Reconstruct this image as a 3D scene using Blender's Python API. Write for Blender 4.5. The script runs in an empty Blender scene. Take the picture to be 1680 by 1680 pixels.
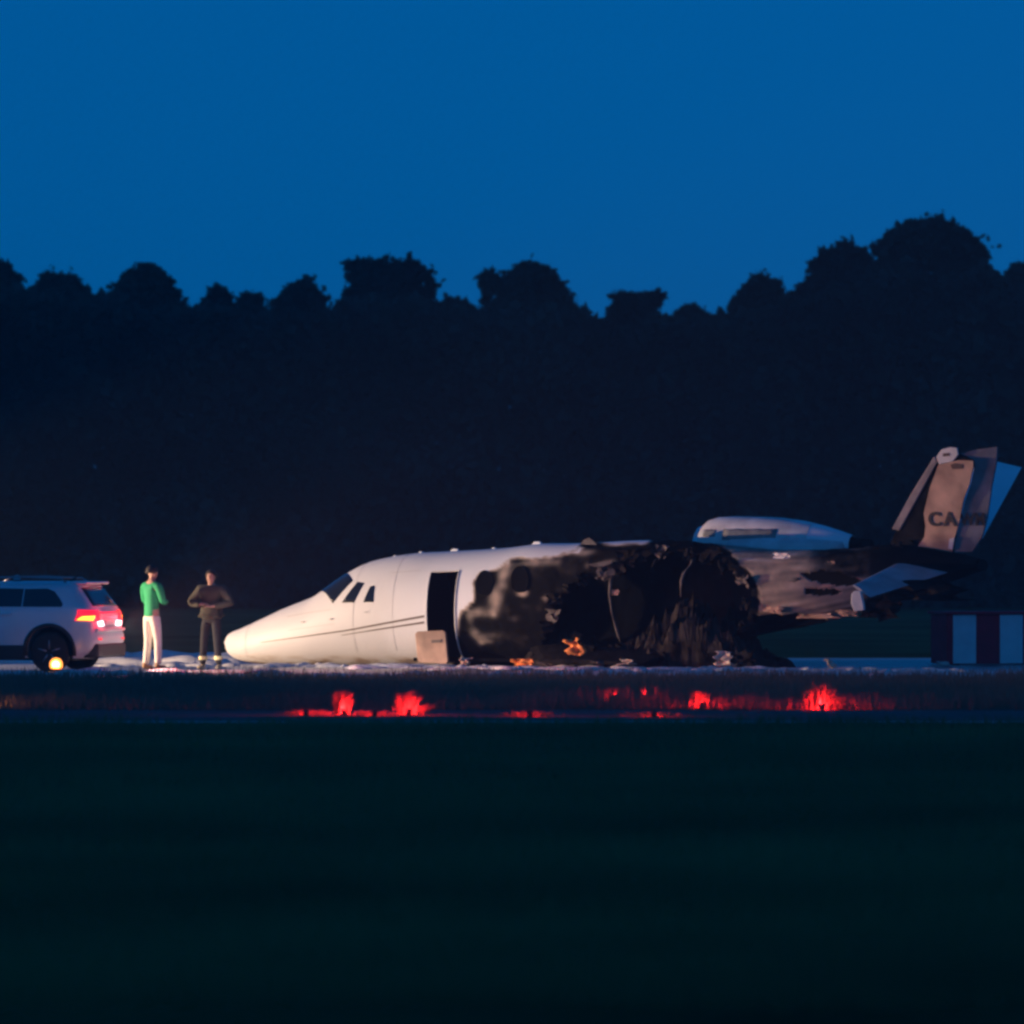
import bpy, bmesh, math, random
import numpy as np
from mathutils import Vector, Matrix, noise
from mathutils.geometry import tessellate_polygon

# ------------------------------------------------------------------ camera, sky, exposure
SC = bpy.context.scene
COL = SC.collection
R = math.radians
CAM_D, CAM_H, FOC, HOR = 150.0, 2.7, 13950.0, 844.0      # metres, metres, pixels of the 1680 px frame, horizon row

cd = bpy.data.cameras.new('camera')
cam = bpy.data.objects.new('camera', cd); COL.objects.link(cam)
cd.sensor_width = 36.0; cd.sensor_fit = 'HORIZONTAL'
cd.lens = FOC / 1680.0 * 36.0
cd.clip_start = 1.0; cd.clip_end = 6000.0
cam.location = (0, -CAM_D, CAM_H)
cam.rotation_euler = (R(90) + math.atan((HOR - 840.0) / FOC), 0, 0)
cd.dof.use_dof = True; cd.dof.focus_distance = 147.0; cd.dof.aperture_fstop = 2.0
SC.camera = cam

w = bpy.data.worlds.new('World'); SC.world = w; w.use_nodes = True
nt = w.node_tree; bgn = nt.nodes['Background']
sky = nt.nodes.new('ShaderNodeTexSky'); sky.sky_type = 'NISHITA'
sky.sun_disc = False; sky.sun_elevation = R(2.0); sky.sun_rotation = R(200)
sky.altitude = 0; sky.air_density = 1.0; sky.dust_density = 0.3; sky.ozone_density = 7.5
tcw = nt.nodes.new('ShaderNodeTexCoord'); up = nt.nodes.new('ShaderNodeVectorMath'); up.operation = 'MULTIPLY_ADD'; up.inputs[1].default_value = (1, 1, .16); up.inputs[2].default_value = (0, 0, .20)
nrm_ = nt.nodes.new('ShaderNodeVectorMath'); nrm_.operation = 'NORMALIZE'       # thins the air along the horizon: an even dusk blue
nt.links.new(tcw.outputs['Generated'], up.inputs[0]); nt.links.new(up.outputs[0], nrm_.inputs[0]); nt.links.new(nrm_.outputs[0], sky.inputs[0])
tint = nt.nodes.new('ShaderNodeMix'); tint.data_type = 'RGBA'; tint.blend_type = 'MULTIPLY'
tint.inputs[0].default_value = 1.0; tint.inputs[7].default_value = (1.0, 1.30, 1.0, 1)
nt.links.new(sky.outputs[0], tint.inputs[6]); nt.links.new(tint.outputs[2], bgn.inputs[0])
bgn.inputs[1].default_value = 0.15

SC.view_settings.view_transform = 'Standard'; SC.view_settings.look = 'None'
SC.view_settings.gamma = 1.0; SC.view_settings.use_curve_mapping = False
SC.view_settings.exposure = 0.70
SC.cycles.filter_width = 2.8
SC.cycles.use_denoising = True
SC.cycles.max_bounces = 6; SC.cycles.diffuse_bounces = 2; SC.cycles.glossy_bounces = 2
SC.cycles.transmission_bounces = 3; SC.cycles.transparent_max_bounces = 8
SC.cycles.sample_clamp_indirect = 3.0

random.seed(7); rng = np.random.default_rng(7)

# ------------------------------------------------------------------ measuring
def dist(y): return CAM_D + y
def wx(px, y): return (px - 840.0) * dist(y) / FOC
def wz(py, y): return CAM_H + (HOR - py) * dist(y) / FOC
def gy(py): return FOC * CAM_H / (py - HOR) - CAM_D          # depth of a ground point seen at row py

# ------------------------------------------------------------------ object helpers
def link(o, parent=None):
    COL.objects.link(o)
    if parent is not None: o.parent = parent
    return o
def mesh(name, verts, faces, mat=None, parent=None, smooth=False):
    me = bpy.data.meshes.new(name)
    me.from_pydata([tuple(v) for v in verts], [], [tuple(f) for f in faces]); me.update()
    if mat: me.materials.append(mat)
    if smooth: me.polygons.foreach_set('use_smooth', [True] * len(me.polygons))
    return link(bpy.data.objects.new(name, me), parent)
def fast_mesh(name, V, F, mat, parent=None, smooth=False):
    me = bpy.data.meshes.new(name); n, k = F.shape
    me.vertices.add(len(V)); me.vertices.foreach_set('co', np.ascontiguousarray(V, dtype=np.float32).ravel())
    me.loops.add(n * k); me.loops.foreach_set('vertex_index', F.astype(np.int32).ravel())
    me.polygons.add(n); me.polygons.foreach_set('loop_start', np.arange(0, n * k, k, dtype=np.int32))
    if smooth: me.polygons.foreach_set('use_smooth', np.ones(n, dtype=bool))
    me.update(calc_edges=True); me.materials.append(mat)
    return link(bpy.data.objects.new(name, me), parent)
def tag(o, label, cat=None, group=None, kind=None):
    o['label'] = label
    if cat: o['category'] = cat
    if group: o['group'] = group
    if kind: o['kind'] = kind
    return o
def empty(name, loc=(0, 0, 0), rz=0.0):
    o = bpy.data.objects.new(name, None); link(o); o.location = loc; o.rotation_euler = (0, 0, rz)
    o.empty_display_size = 0.2
    return o
def bm_obj(name, bm, mat, parent=None, smooth=False):
    me = bpy.data.meshes.new(name); bm.to_mesh(me); bm.free()
    if mat: me.materials.append(mat)
    if smooth: me.polygons.foreach_set('use_smooth', [True] * len(me.polygons))
    return link(bpy.data.objects.new(name, me), parent)
def bevel(o, wd=0.01, seg=2):
    m = o.modifiers.new('bevel', 'BEVEL'); m.width = wd; m.segments = seg; m.limit_method = 'ANGLE'; return o
def box(name, lo, hi, mat, parent=None, bev=0.0):
    x0, y0, z0 = lo; x1, y1, z1 = hi
    o = mesh(name, [(x0,y0,z0),(x1,y0,z0),(x1,y1,z0),(x0,y1,z0),(x0,y0,z1),(x1,y0,z1),(x1,y1,z1),(x0,y1,z1)],
             [(0,3,2,1),(4,5,6,7),(0,1,5,4),(1,2,6,5),(2,3,7,6),(3,0,4,7)], mat, parent)
    return bevel(o, bev) if bev else o
def tube(name, pts, rad, mat, parent=None, seg=10, smooth=True):
    pts = [Vector(p) for p in pts]; rr = rad if isinstance(rad, (list, tuple)) else [rad] * len(pts)
    V, F = [], []
    for i, p in enumerate(pts):
        t = (pts[min(i + 1, len(pts) - 1)] - pts[max(i - 1, 0)]).normalized()
        a = t.orthogonal().normalized() if i == 0 else (a - t * a.dot(t)).normalized()
        b = t.cross(a)
        for k in range(seg):
            q = 2 * math.pi * k / seg; V.append(p + (a * math.cos(q) + b * math.sin(q)) * rr[i])
    for i in range(len(pts) - 1):
        for k in range(seg):
            k2 = (k + 1) % seg; F.append((i*seg+k, i*seg+k2, (i+1)*seg+k2, (i+1)*seg+k))
    F.append(tuple(range(seg))[::-1]); F.append(tuple((len(pts)-1)*seg + k for k in range(seg)))
    return mesh(name, V, F, mat, parent, smooth)
def lathe(name, prof, mat, parent=None, seg=28, axis='z', origin=(0,0,0), smooth=True):
    V, F = [], []
    for (r, h) in prof:
        for k in range(seg):
            q = 2 * math.pi * k / seg; c, s = r * math.cos(q), r * math.sin(q)
            V.append({'z': (c, s, h), 'y': (c, h, s), 'x': (h, c, s)}[axis])
    n = len(prof)
    for i in range(n - 1):
        for k in range(seg):
            k2 = (k + 1) % seg; F.append((i*seg+k, i*seg+k2, (i+1)*seg+k2, (i+1)*seg+k))
    F.append(tuple(range(seg))); F.append(tuple((n-1)*seg + k for k in range(seg)))
    ox, oy, oz = origin
    return mesh(name, [(x+ox, y+oy, z+oz) for x, y, z in V], F, mat, parent, smooth)

# ------------------------------------------------------------------ materials
def mat(name, col, rough=0.6, metal=0.0, var=0.0, scale=4.0, bump=0.0, bscale=30.0, spec=0.5, emit=None, estr=0.0, trans=0.0):
    m = bpy.data.materials.new(name); m.use_nodes = True
    t = m.node_tree; b = t.nodes['Principled BSDF']
    b.inputs['Roughness'].default_value = rough; b.inputs['Metallic'].default_value = metal
    b.inputs['Specular IOR Level'].default_value = spec
    tc = t.nodes.new('ShaderNodeTexCoord')
    if var > 0:
        n = t.nodes.new('ShaderNodeTexNoise'); n.inputs['Scale'].default_value = scale; n.inputs['Detail'].default_value = 6
        r = t.nodes.new('ShaderNodeValToRGB')
        r.color_ramp.elements[0].position = 0.3; r.color_ramp.elements[1].position = 0.7
        r.color_ramp.elements[0].color = tuple(c * (1 - var) for c in col) + (1,)
        r.color_ramp.elements[1].color = tuple(min(1, c * (1 + var)) for c in col) + (1,)
        t.links.new(tc.outputs['Object'], n.inputs['Vector']); t.links.new(n.outputs['Fac'], r.inputs['Fac'])
        t.links.new(r.outputs['Color'], b.inputs['Base Color'])
    else:
        b.inputs['Base Color'].default_value = tuple(col) + (1,)
    if bump > 0:
        n2 = t.nodes.new('ShaderNodeTexNoise'); n2.inputs['Scale'].default_value = bscale; n2.inputs['Detail'].default_value = 4
        bp = t.nodes.new('ShaderNodeBump'); bp.inputs['Strength'].default_value = bump; bp.inputs['Distance'].default_value = 0.02
        t.links.new(tc.outputs['Object'], n2.inputs['Vector']); t.links.new(n2.outputs['Fac'], bp.inputs['Height'])
        t.links.new(bp.outputs['Normal'], b.inputs['Normal'])
    if emit:
        b.inputs['Emission Color'].default_value = tuple(emit) + (1,); b.inputs['Emission Strength'].default_value = estr
    if trans > 0:
        tr = t.nodes.new('ShaderNodeBsdfTranslucent'); mx = t.nodes.new('ShaderNodeMixShader'); mx.inputs[0].default_value = trans
        tr.inputs['Color'].default_value = tuple(min(1, c * 1.5) for c in col) + (1,)
        t.links.new(b.outputs[0], mx.inputs[1]); t.links.new(tr.outputs[0], mx.inputs[2])
        t.links.new(mx.outputs[0], t.nodes['Material Output'].inputs[0])
    return m

M = {}
M['ground'] = mat('mown_grass_soil', (0.10, 0.105, 0.042), 1.0, var=0.55, scale=0.12, bump=0.6, bscale=9, spec=0.0)
M['blade'] = mat('grass_blade', (0.12, 0.14, 0.055), 0.9, var=0.6, scale=0.16, spec=0.05, trans=0.35)
M['litgrass'] = mat('lit_grass_blade', (0.15, 0.13, 0.095), 0.9, var=0.35, scale=0.5, spec=0.05, trans=0.35)  # brown-grey blades: warm lamp spill on the strip put into the colour
M['verge'] = mat('brown_verge', (0.09, 0.08, 0.06), 1.0, var=0.4, scale=0.6, spec=0.0)
M['tarmac'] = mat('concrete_apron', (0.28, 0.27, 0.26), 0.34, var=0.35, scale=0.7, bump=0.12, bscale=14, spec=0.5)
M['tarmac2'] = mat('asphalt_taxiway', (0.06, 0.055, 0.055), 0.85, var=0.3, scale=1.2, bump=0.3, bscale=25, spec=0.2)
M['line'] = mat('worn_line_paint', (0.55, 0.55, 0.53), 0.7, var=0.35, scale=2.5)
M['foam'] = mat('fire_foam', (0.72, 0.70, 0.68), 0.8, var=0.12, scale=6, bump=0.5, bscale=40, spec=0.2)
M['leaf'] = mat('foliage', (0.050, 0.058, 0.050), 0.95, var=0.4, scale=0.5, spec=0.05, trans=0.2)
M['leaf2'] = mat('foliage_dull', (0.048, 0.046, 0.042), 0.95, var=0.4, scale=0.5, spec=0.05, trans=0.2)
M['bark'] = mat('bark', (0.05, 0.04, 0.032), 0.95, var=0.4, scale=5, bump=0.5, bscale=12)
M['char'] = mat('charred_metal', (0.014, 0.013, 0.012), 0.9, var=0.6, scale=5, bump=0.7, bscale=14, spec=0.03)
M['ash'] = mat('ashy_metal', (0.11, 0.10, 0.092), 0.9, var=0.6, scale=5, bump=0.6, bscale=18, spec=0.05)
M['tan'] = mat('heat_stained_skin', (0.50, 0.31, 0.21), 0.65, var=0.42, scale=2.2, bump=0.2, bscale=20)
M['sootgrey'] = mat('sooty_grey_skin', (0.24, 0.21, 0.21), 0.7, var=0.35, scale=3.0, bump=0.2, bscale=20)
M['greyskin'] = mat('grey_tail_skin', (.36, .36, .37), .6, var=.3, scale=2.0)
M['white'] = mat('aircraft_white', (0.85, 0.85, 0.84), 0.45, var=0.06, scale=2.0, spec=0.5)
M['dirtywhite'] = mat('sooty_white', (0.66, 0.63, 0.60), 0.5, var=0.25, scale=3.0)
M['lip'] = mat('polished_lip', (0.85, 0.83, 0.80), 0.22, metal=1.0, var=0.05)
M['dark'] = mat('dark_cavity', (0.005, 0.005, 0.006), 0.9, spec=.03)
M['black'] = mat('burnt_black', (.008, .008, .008), .95, var=.4, scale=6, bump=.5, bscale=16, spec=.02)
M['stripe'] = mat('brown_stripe', (0.10, 0.065, 0.045), 0.5, var=0.15, scale=6)
M['glass'] = mat('dark_glass', (0.012, 0.015, 0.022), 0.12, spec=0.6)
M['letter'] = mat('registration_letter', (0.045, 0.032, 0.026), 0.6, var=0.3, scale=12)

# ------------------------------------------------------------------ ground, pavements
def sheet(name, x0, x1, y0, y1, z, m, nx=1, ny=1):
    xs = np.linspace(x0, x1, nx + 1); ys = np.linspace(y0, y1, ny + 1)
    V = [(x, y, z) for y in ys for x in xs]
    F = [(j*(nx+1)+i, j*(nx+1)+i+1, (j+1)*(nx+1)+i+1, (j+1)*(nx+1)+i) for j in range(ny) for i in range(nx)]
    o = mesh(name, V, F, m); o['kind'] = 'structure'; return o
sheet('ground', -2500, 2500, -400, 3000, 0.0, M['ground'])
APR0, APR1 = gy(1112), gy(1080)
TX0, TX1 = gy(1187), gy(1166)
sheet('runway', -400, 400, APR0, APR1, 0.006, M['tarmac'])
sheet('taxiway', -400, 400, TX0, TX1, 0.006, M['tarmac2'])
ln = sheet('edge_line', -400, 400, TX0 + 0.25, TX0 + 0.75, 0.011, M['line'])

# ------------------------------------------------------------------ trees
def leaf_quads(P, size, jit=0.5):
    """one small bent-free quad per point, random orientation"""
    n = len(P); a = rng.normal(size=(n, 3)); a /= np.linalg.norm(a, axis=1)[:, None]
    b = rng.normal(size=(n, 3)); b -= a * (a * b).sum(1)[:, None]; b /= np.linalg.norm(b, axis=1)[:, None]
    s = size * (1 - jit + 2 * jit * rng.random(n))[:, None]
    t = s * (0.45 + 0.4 * rng.random((n, 1)))
    V = np.empty((n, 4, 3)); V[:, 0] = P - a * s; V[:, 1] = P - b * t; V[:, 2] = P + a * s; V[:, 3] = P + b * t
    return V.reshape(-1, 3), np.arange(n * 4).reshape(n, 4)
def clump_points(c, r, n, squash=0.8):
    d = rng.normal(size=(n, 3)); d /= np.linalg.norm(d, axis=1)[:, None]
    rad = r * (0.35 + 0.7 * rng.random(n) ** 0.6 + .32 * np.abs(rng.normal(size=n)) * (rng.random(n) < .22))[:, None]
    p = d * rad; p[:, 2] *= squash
    return p + np.array(c)
def tree(name, label, y, clumps, base_px, m, trunk_r=0.16, leaf=0.11, dens=620, group='trees of the dark wood behind the runway'):
    """clumps: list of (px, py, radius px) lobes of the crown as they stand against the sky"""
    k = dist(y) / FOC; bx = wx(base_px, y)
    root = empty(name, (bx, y, 0)); tag(root, label, 'tree', group)
    pts, cs = [], []
    for (px, py, rp) in clumps:
        r = rp * k; c = (wx(px, y) - bx, rng.uniform(-0.6, 0.6), wz(py, y)); cs.append((c, r))
        pts.append(clump_points(c, r, int(dens * r * r) + 60))
        for q in range(7):                                    # small lobes break the outline
            th = rng.uniform(0, 2 * math.pi); e = (c[0] + math.cos(th) * r * .85, c[1] + rng.uniform(-.5, .5) * r, c[2] + math.sin(th) * r * .75)
            pts.append(clump_points(e, r * rng.uniform(.25, .45), int(dens * r * r * .16) + 20))
        for q in range(4):                                    # stray twigs
            th = rng.uniform(.2, math.pi - .2); L = r * rng.uniform(1.0, 1.35); nn = 16
            tt = rng.uniform(.6, 1, nn)[:, None]
            pts.append(np.array(c) + tt * np.array([math.cos(th) * L, 0, math.sin(th) * L * .9]) + rng.normal(size=(nn, 3)) * .09)
    V, F = leaf_quads(np.concatenate(pts), leaf)
    fast_mesh('crown', V, F, m, root)
    top = max(c[2] for c, r in cs)
    tr = tube('trunk', [(0, 0, -.05), (.05, 0, top * .3), (-.06, .05, top * .6), (0, 0, top * .85)],
              [trunk_r * 1.3, trunk_r, trunk_r * .75, trunk_r * .25], M['bark'], root, 9)
    for c, r in cs[:6]:
        h0 = min(top * .55, c[2] * .75)
        tube('limb', [(0, 0, h0), (c[0] * .5, c[1] * .5, (h0 + c[2]) * .5 + .1), c], [trunk_r * .5, trunk_r * .35, .03], M['bark'], tr, 7)
    return root
def dome(cx, top, wd, base, n, seed, rmin=18, rmax=34):
    """lobes filling a crown that peaks at (cx, top), half width wd at row base"""
    g = random.Random(seed); out = [(cx, top + rmin * .9, rmin), (cx + g.uniform(-8, 8), top + rmin * 2.2, rmin * 1.25)]
    out += [(cx + g.uniform(-.2, .2) * wd, top + q * wd + 14, wd * .42) for q in (.7, 1.15, 1.6)]
    n = int(n * 1.7)
    for i in range(n):
        t = (i + g.random()) / n; r = g.uniform(rmin * .5, rmax * .9) * (.6 + .5 * t); py = top + rmin * .8 + (base - top) * .62 * t ** 1.7
        lim = 1.15 * wd * min(1.0, .12 + .88 * ((py - top) / max(34.0, wd * 1.25)) ** .75)
        sg = 1 if i % 2 else -1                           # edges first: an uneven shoulder on each side
        x = sg * max(2.0, lim - r * .6) * (1 - .55 * g.random() ** 1.5)
        out.append((cx + x, py + r * .35 + g.uniform(-6, 10), r))
    return out
TREES = [
 ('tree cut off by the frame at the far left of the wood', 98, dome(-8, 432, 42, 640, 12, 1), 0),
 ('broad low tree in the wood, second crown from the frame edge above the parked car', 101, dome(98, 450, 52, 650, 16, 2), 100),
 ('pointed tree in the wood standing above the person in green', 99, dome(240, 436, 66, 650, 20, 3) , 240),
 ('narrow little tree between the pointed tree and the wispy tree', 103, dome(358, 474, 24, 640, 9, 4, 13, 20), 358),
 ('thin wispy tree in the dip of the wood above the jet nose', 106, dome(412, 486, 26, 640, 8, 5, 12, 19), 412),
 ('medium tree with a knobbly top beside the big round crown', 100, dome(496, 462, 48, 650, 16, 6, 16, 28), 500),
 ('big round broad-crowned tree above the cockpit windows', 98, dome(640, 430, 86, 660, 26, 7, 22, 40) + [(592, 452, 26), (690, 470, 28), (612, 470, 34), (662, 448, 26)], 640),
 ('low tree filling the gap between the round crown and the forked tree', 104, dome(752, 494, 52, 650, 14, 8, 16, 26), 752),
 ('forked tree with a small side crown above the burnt cabin', 99, dome(872, 436, 84, 660, 24, 9, 19, 34) + [(806, 462, 17), (812, 486, 20), (824, 520, 26)], 868),
 ('ragged low tree in the dip of the wood above the far engine', 103, dome(1036, 484, 62, 650, 17, 10, 15, 25) + [(1022, 494, 12), (1072, 492, 14)], 1040),
 ('small stubby tree in the lowest dip before the wood rises', 105, dome(1136, 508, 34, 650, 9, 11, 14, 22), 1136),
 ('column-like tree at the start of the tall stand', 100, dome(1250, 456, 48, 660, 16, 12, 15, 27), 1250),
 ('tall shouldered tree leaning on the tallest crown of the wood', 99, dome(1385, 402, 76, 660, 24, 13, 22, 38), 1385),
 ('tallest tree of the wood, above the tail fin', 97, dome(1522, 362, 112, 670, 38, 14, 24, 46) + [(1470, 415, 36), (1580, 425, 38), (1540, 400, 40), (1500, 395, 32)], 1525),
 ('tree cut off by the frame at the far right of the wood', 99, dome(1690, 428, 48, 650, 14, 15, 20, 34), 1680),
]
for i, (lab, y, cl, b) in enumerate(TREES):
    tree('broadleaf_tree', lab, y, cl, b, M['leaf'] if i % 3 else M['leaf2'], trunk_r=0.15 + .02 * (i % 4))
# the mass of the wood under and between those crowns: nobody could count it
def wood():
    n = 190000
    RP = [(-300,480),(0,478),(50,486),(160,492),(310,508),(400,528),(460,522),(560,498),(730,512),(800,515),(970,520),(1000,532),(1120,530),(1200,525),(1300,498),(1400,470),(1450,445),(1620,455),(1680,490),(2000,480)]
    RPX = [p[0] for p in RP]; RZ = [wz(p[1] - 2, 99.0) for p in RP]
    x = rng.uniform(-26, 26, n); y = 93 + 12 * rng.random(n) ** 1.3
    ridge = np.array([float(np.interp(840 + a * FOC / 249.0, RPX, RZ)) + .35 * noise.noise(Vector((float(a) * .45, 3.1, 0))) + .30 * noise.noise(Vector((float(a) * 3.1, 1.1, 0))) + .35 * noise.noise(Vector((float(a) * 1.3, 9.1, 0))) for a in x])
    z = ridge * rng.random(n) ** .9
    bulge = np.array([noise.noise(Vector((float(a) * .35, float(c) * .4, 5.0))) for a, c in zip(x, z)])
    y = y - 1.6 * bulge
    V, F = leaf_quads(np.stack([x, y, z], 1), .17)
    o = fast_mesh('wood', V, F, M['leaf'])
    tag(o, 'dark mass of undergrowth and lower branches along the wood edge', 'wood', kind='stuff')
wood()

# ------------------------------------------------------------------ grass
def grass(y0, y1, n, hmin, hmax, wd, name, label, half=0.075, m='blade'):
    u = rng.random(n); y = y0 + (y1 - y0) * u
    x = (rng.random(n) * 2 - 1) * (dist(y) * half + .8)
    cl = np.array([noise.noise(Vector((float(a) * .8, float(b) * .35, 1.7))) for a, b in zip(x, y)])
    h = hmin + (hmax - hmin) * np.clip(.45 + .7 * cl + .35 * rng.normal(size=n), .05, 1.1)
    az = rng.uniform(0, math.pi, n); ln = h * rng.uniform(-.5, .5, n); ln2 = h * rng.uniform(-.4, .4, n)
    V = np.zeros((n, 3, 3)); dx, dy = np.cos(az) * wd, np.sin(az) * wd
    V[:, 0] = np.stack([x - dx, y - dy, np.full(n, -.005)], 1); V[:, 1] = np.stack([x + dx, y + dy, np.full(n, -.005)], 1)
    V[:, 2] = np.stack([x + ln, y + ln2, h], 1)
    o = fast_mesh(name, V.reshape(-1, 3), np.arange(n * 3).reshape(n, 3), M[m])
    tag(o, label, 'grass', kind='stuff')
grass(-104, TX0 - .3, 110000, .05, .20, .008, 'grass', 'dark mown grass filling the foreground up to the taxiway')
grass(TX1 + .3, APR0 - .1, 60000, .06, .24, .010, 'grass', 'dim grass strip between the taxiway and the lit runway', m='litgrass')
sheet('verge', -400, 400, TX1, APR0, 0.003, M['verge'])

# ------------------------------------------------------------------ the crashed jet
YAW = R(25); NX, NY = -5.16, 3.17                       # nose on the ground, tail nearer the viewer
AX, AY = math.cos(YAW), -math.sin(YAW)                  # aft
LX, LY = -math.sin(YAW), -math.cos(YAW)                 # pilot's left = towards the viewer
jet = empty('business_jet', (NX, NY, 0), -YAW)
tag(jet, 'burnt-out white business jet lying on its belly on the runway', 'aircraft')
def proj(u, v, z):
    x = NX + AX * u + LX * v; y = NY + AY * u + LY * v
    return 840 + FOC * x / dist(y), HOR + (CAM_H - z) * FOC / dist(y)
def loc(px, py, v=0.0):
    """local point (u, -v, z) of the jet seen at that pixel when it lies v metres to the pilot's left"""
    k = (px - 840.0) / FOC
    u = (k * (CAM_D + NY + LY * v) - NX - LX * v) / (AX - k * AY)
    y = NY + AY * u + LY * v
    return Vector((u, -v, CAM_H + (HOR - py) * dist(y) / FOC))

# outline of the fuselage: rows of top and bottom along the centre line
TOP = [(369,1052),(374,1043),(384,1036),(397,1031),(435,1014),(472,997),(510,982),(522,977),(545,961),(566,946),(585,934),(610,922),(647,913),(690,907),
       (747,904),(840,898),(890,892),(952,891),(1060,886),(1115,886),(1200,895),(1300,902),(1400,899),(1470,893),(1560,905),(1612,918)]
BOT = [(369,1056),(374,1068),(384,1078),(397,1084),(420,1088),(450,1090.5),(520,1091.5),(690,1093),(900,1095),(1040,1090),(1150,1072),(1240,1044),(1330,1026),(1415,1005),(1480,982),(1560,954),(1612,936)]
tu = np.array([loc(*p)[0] for p in TOP]); tz = np.array([loc(*p)[2] for p in TOP])
bu = np.array([loc(*p)[0] for p in BOT]); bz = np.array([loc(*p)[2] for p in BOT])
HWU = np.array([0, .06, .18, .35, .7, 1.1, 1.6, 2.2, 3.0, 3.8, 4.5, 9.5, 10.6, 11.6, 12.6, 13.6, 14.6, 15.2])
HWV = np.array([.03, .13, .24, .33, .46, .56, .65, .73, .81, .86, .88, .88, .84, .74, .60, .45, .28, .16])
U0, U1 = float(tu[0]) + .001, float(tu[-1]) - .01
def smooth_interp(x, xs, ys):
    m = np.empty_like(ys); d = np.diff(ys) / np.diff(xs); m[1:-1] = (d[1:] + d[:-1]) / 2; m[0] = d[0]; m[-1] = d[-1]
    z = (d[1:] * d[:-1]) <= 0; m[1:-1][z] = 0
    i = np.clip(np.searchsorted(xs, x) - 1, 0, len(xs) - 2); h = xs[i+1] - xs[i]; t = np.clip((x - xs[i]) / h, 0, 1)
    return (2*t**3-3*t**2+1)*ys[i] + (t**3-2*t**2+t)*h*m[i] + (-2*t**3+3*t**2)*ys[i+1] + (t**3-t**2)*h*m[i+1]
def fus(u, th, off=0.0):
    """theta 0 = keel line on top, positive to the pilot's left; returns v, z"""
    u = np.asarray(u, float); th = np.asarray(th, float)
    zt, zb, hw = smooth_interp(u, tu, tz), smooth_interp(u, bu, bz), smooth_interp(u, HWU, HWV)
    zc = zb + (zt - zb) * .47; s, c = np.sin(th), np.cos(th)
    e = .90                                              # a little squarer than an ellipse
    v = (hw + off) * np.sign(s) * np.abs(s) ** e
    z = zc + np.where(c > 0, (zt - zc + off), (zc - zb + off)) * np.sign(c) * np.abs(c) ** e
    return v, z
def fp(u, th, off=0.0):
    v, z = fus(u, th, off); return Vector((float(u), -float(v), float(z)))
_gu, _gt = np.meshgrid(np.linspace(U0, U1, 500), np.linspace(.02, 2.9, 160), indexing='ij')
_gv, _gz = fus(_gu, _gt); _gx, _gy = proj(_gu, _gv, _gz)
def inv(px, py):
    """(u, theta) on the near side of the skin that is seen at the pixel"""
    i = np.argmin((_gx - px) ** 2 + (_gy - py) ** 2); u, t = float(_gu.flat[i]), float(_gt.flat[i])
    for _ in range(6):
        def f(a, b):
            v, z = fus(a, b); x, y = proj(a, v, z); return np.array([float(x) - px, float(y) - py])
        r0 = f(u, t); e = 1e-4; J = np.stack([(f(u + e, t) - r0) / e, (f(u, t + e) - r0) / e], 1)
        if abs(np.linalg.det(J)) < 1e-3: break
        d = np.linalg.solve(J, -r0); d = np.clip(d, -.08, .08); u += d[0]; t += d[1]
        u = min(max(u, U0), U1); t = min(max(t, .0), 3.0)
    return u, t
def poly_sd(P, x, y):
    """signed distance to a pixel polygon, negative inside"""
    P = np.array(P, float); Q = np.roll(P, -1, 0); inside = np.zeros(x.shape, bool); best = np.full(x.shape, 1e9)
    for (x0, y0), (x1, y1) in zip(P, Q):
        c = ((y0 > y) != (y1 > y)) & (x < (x1 - x0) * (y - y0) / ((y1 - y0) if y1 != y0 else 1e-9) + x0); inside ^= c
        t = np.clip(((x - x0) * (x1 - x0) + (y - y0) * (y1 - y0)) / ((x1-x0)**2 + (y1-y0)**2), 0, 1)
        best = np.minimum(best, np.hypot(x - x0 - t * (x1 - x0), y - y0 - t * (y1 - y0)))
    return np.where(inside, -best, best)
BURN = [(742,1110),(752,1035),(757,1004),(776,986),(779,955),(790,941),(812,932),(838,918),(872,918),(905,913),(945,904),(968,888),(1010,896),(1060,890),(1120,868),
        (1190,897),(1226,935),(1243,960),(1246,1000),(1240,1030),(1250,1110)]
HOLE = [(905,1010),(915,972),(960,950),(1010,934),(1030,914),(1070,904),(1140,908),(1190,917),(1226,962),(1224,1020),(1190,1070),(1100,1082),(930,1084),(890,1066)]
BLOT = [(788,1006,24,11,.62),(812,985,12,22,.55),(825,955,9,24,.5),(862,922,34,7,.4),(905,922,30,9,.4),(856,973,12,7,.55),(805,1044,30,9,.45),(778,1036,10,18,.25),
        (955,905,28,9,.40),(1000,924,26,6,.45),(1068,905,18,6,.3),(930,935,22,9,.30),(838,935,22,14,.35),(770,1020,8,14,.3),(1040,915,26,9,.3),(880,940,14,14,.25),(1020,960,10,14,.2),(1015,1000,12,16,.2)]
ud0, ud1 = inv(700, 1000)[0], inv(747, 1000)[0]; td0 = inv(722, 938)[1]; td1 = inv(725, 1086)[1]
us = np.unique(np.concatenate([np.linspace(0, 1, 26) ** 1.6 * 1.2 + U0, np.linspace(1.25, U1, 300), [ud0, ud1]]))
ths = np.unique(np.round(np.concatenate([np.linspace(-math.pi, math.pi, 133)[:-1], [td0, td1]]), 6))
GU, GT = np.meshgrid(us, ths, indexing='ij'); GV, GZ = fus(GU, GT)
PX, PY = proj(GU, np.abs(GV), GZ)                        # both sides burnt alike
nz = np.array([noise.noise(Vector((float(a) * 2.2, float(b) * 2.6, 0))) + .5 * noise.noise(Vector((float(a) * 6, float(b) * 7, 4))) for a, b in zip(GU.ravel(), GT.ravel())]).reshape(GU.shape)
nf = np.array([noise.noise(Vector((float(a) * 9, float(b) * 9, 8))) for a, b in zip(GU.ravel(), GT.ravel())]).reshape(GU.shape)
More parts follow.
